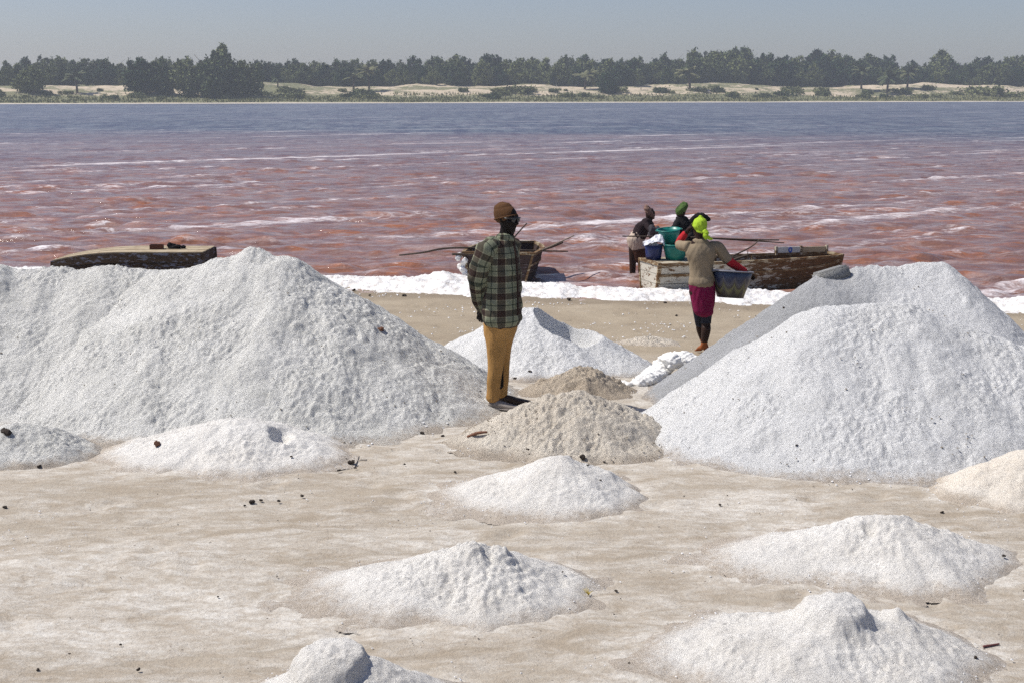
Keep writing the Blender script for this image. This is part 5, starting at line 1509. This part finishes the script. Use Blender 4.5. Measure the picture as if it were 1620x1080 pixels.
# salt crumbs thrown around the mounds, too many to count
def crumbs(name, n, xr, yr, size, mat, label, thr, seed):
    r = np.random.default_rng(seed); x = r.uniform(*xr, n); y = r.uniform(*yr, n)
    k = fbm(x * .8, y * 1.2, seed, 3) + r.uniform(-.35, .35, n) > thr; x = x[k]; y = y[k]
    z = gz0(x, y); s = size * r.uniform(.35, 1.0, len(x)) ** 1.6
    oc = np.array([(1, 0, 0), (0, 1, 0), (-1, 0, 0), (0, -1, 0), (0, 0, 1), (0, 0, -.6)], float)
    fc = np.array([(0, 1, 4), (1, 2, 4), (2, 3, 4), (3, 0, 4), (1, 0, 5), (2, 1, 5), (3, 2, 5), (0, 3, 5)])
    V = oc[None] * s[:, None, None] * r.uniform(.6, 1.3, (len(x), 6, 1)) * np.array([1, 1, .7]) + np.stack([x, y, z + s * .25], -1)[:, None, :]
    F = fc[None] + (np.arange(len(x)) * 6)[:, None, None]
    tag(link(name, mesh_np(name, V.reshape(-1, 3), F.reshape(-1, 3), False, mat)), label, 'crumbs', kind='stuff')
crumbs('salt_crumbs', 9000, (-6, 9), (11, 24.5), .022, M['salt_in'], 'loose white salt crumbs scattered over the beach', .25, 5)
crumbs('salt_grains', 5000, (-4.5, 5), (6, 13), .008, M['salt_in'], 'loose white salt grains on the packed sand between the mounds', .35, 6)
crumbs('dark_grit', 6000, (-5, 8), (6, 23), .008, M['clod'], 'dark grit scattered over the salty ground', .3, 8)


# clods and loose lumps that rolled down to the feet of the heaps, and lumps stuck on their flanks
def toe_clods(name, mound_ids, n, lo, hi, size, mat, label, seed, col_thr=-9):
    r = np.random.default_rng(seed); P = []
    for mi_ in mound_ids:
        (cx, cy, fn, x0, x1, y0, y1) = MOUNDS[mi_]
        x = r.uniform(x0, x1, n); y = r.uniform(y0, y1, n); z = fn(x, y)
        k = (z > lo) & (z < hi) & (perlin(x * 1.3, y * 1.3, seed) > col_thr); P.append(np.stack([x[k], y[k], gz0(x[k], y[k]) + np.maximum(z[k], 0)], -1))
    P = np.concatenate(P); s = size * r.uniform(.3, 1.0, len(P)) ** 2 + size * .12
    oc = np.array([(1, 0, 0), (.3, .9, 0), (-.8, .5, 0), (-.7, -.6, 0), (.4, -.9, 0), (0, 0, .8), (0, 0, -.5)], float)
    fc = np.array([(0, 1, 5), (1, 2, 5), (2, 3, 5), (3, 4, 5), (4, 0, 5), (1, 0, 6), (2, 1, 6), (3, 2, 6), (4, 3, 6), (0, 4, 6)])
    V = oc[None] * s[:, None, None] * r.uniform(.65, 1.25, (len(P), 7, 1)) + (P + np.stack([0 * s, 0 * s, s * .3], -1))[:, None, :]
    F = fc[None] + (np.arange(len(P)) * 7)[:, None, None]
    tag(link(name, mesh_np(name, V.reshape(-1, 3), F.reshape(-1, 3), False, mat)), label, 'clods', kind='stuff')
toe_clods('salt_clods', (0, 1), 3500, -.015, .06, .013, M['salt_in'], 'loose salt clods at the feet of the tall heaps on the left', 11, .0)
toe_clods('salt_clods', (2, 3), 3500, -.02, .05, .011, M['salt_in'], 'loose salt clods at the feet of the two heaps on the right', 12, .0)
toe_clods('salt_clods', tuple(range(4, len(MOUNDS))), 900, -.015, .03, .007, M['salt_in'], 'crumbled salt round the small mounds', 13, .05)
M['grime'] = plain('grimy_grain', (.22, .19, .15), .9)
toe_clods('dark_grains', (0, 1, 2, 3), 1500, .0, 2, .010, M['grime'], 'dark grains strewn over the flanks of the big heaps', 15, .0)
toe_clods('dark_grains', (7, 8), 700, .0, 2, .010, M['grime'], 'dark grains on the two tan mounds', 16, -.2)
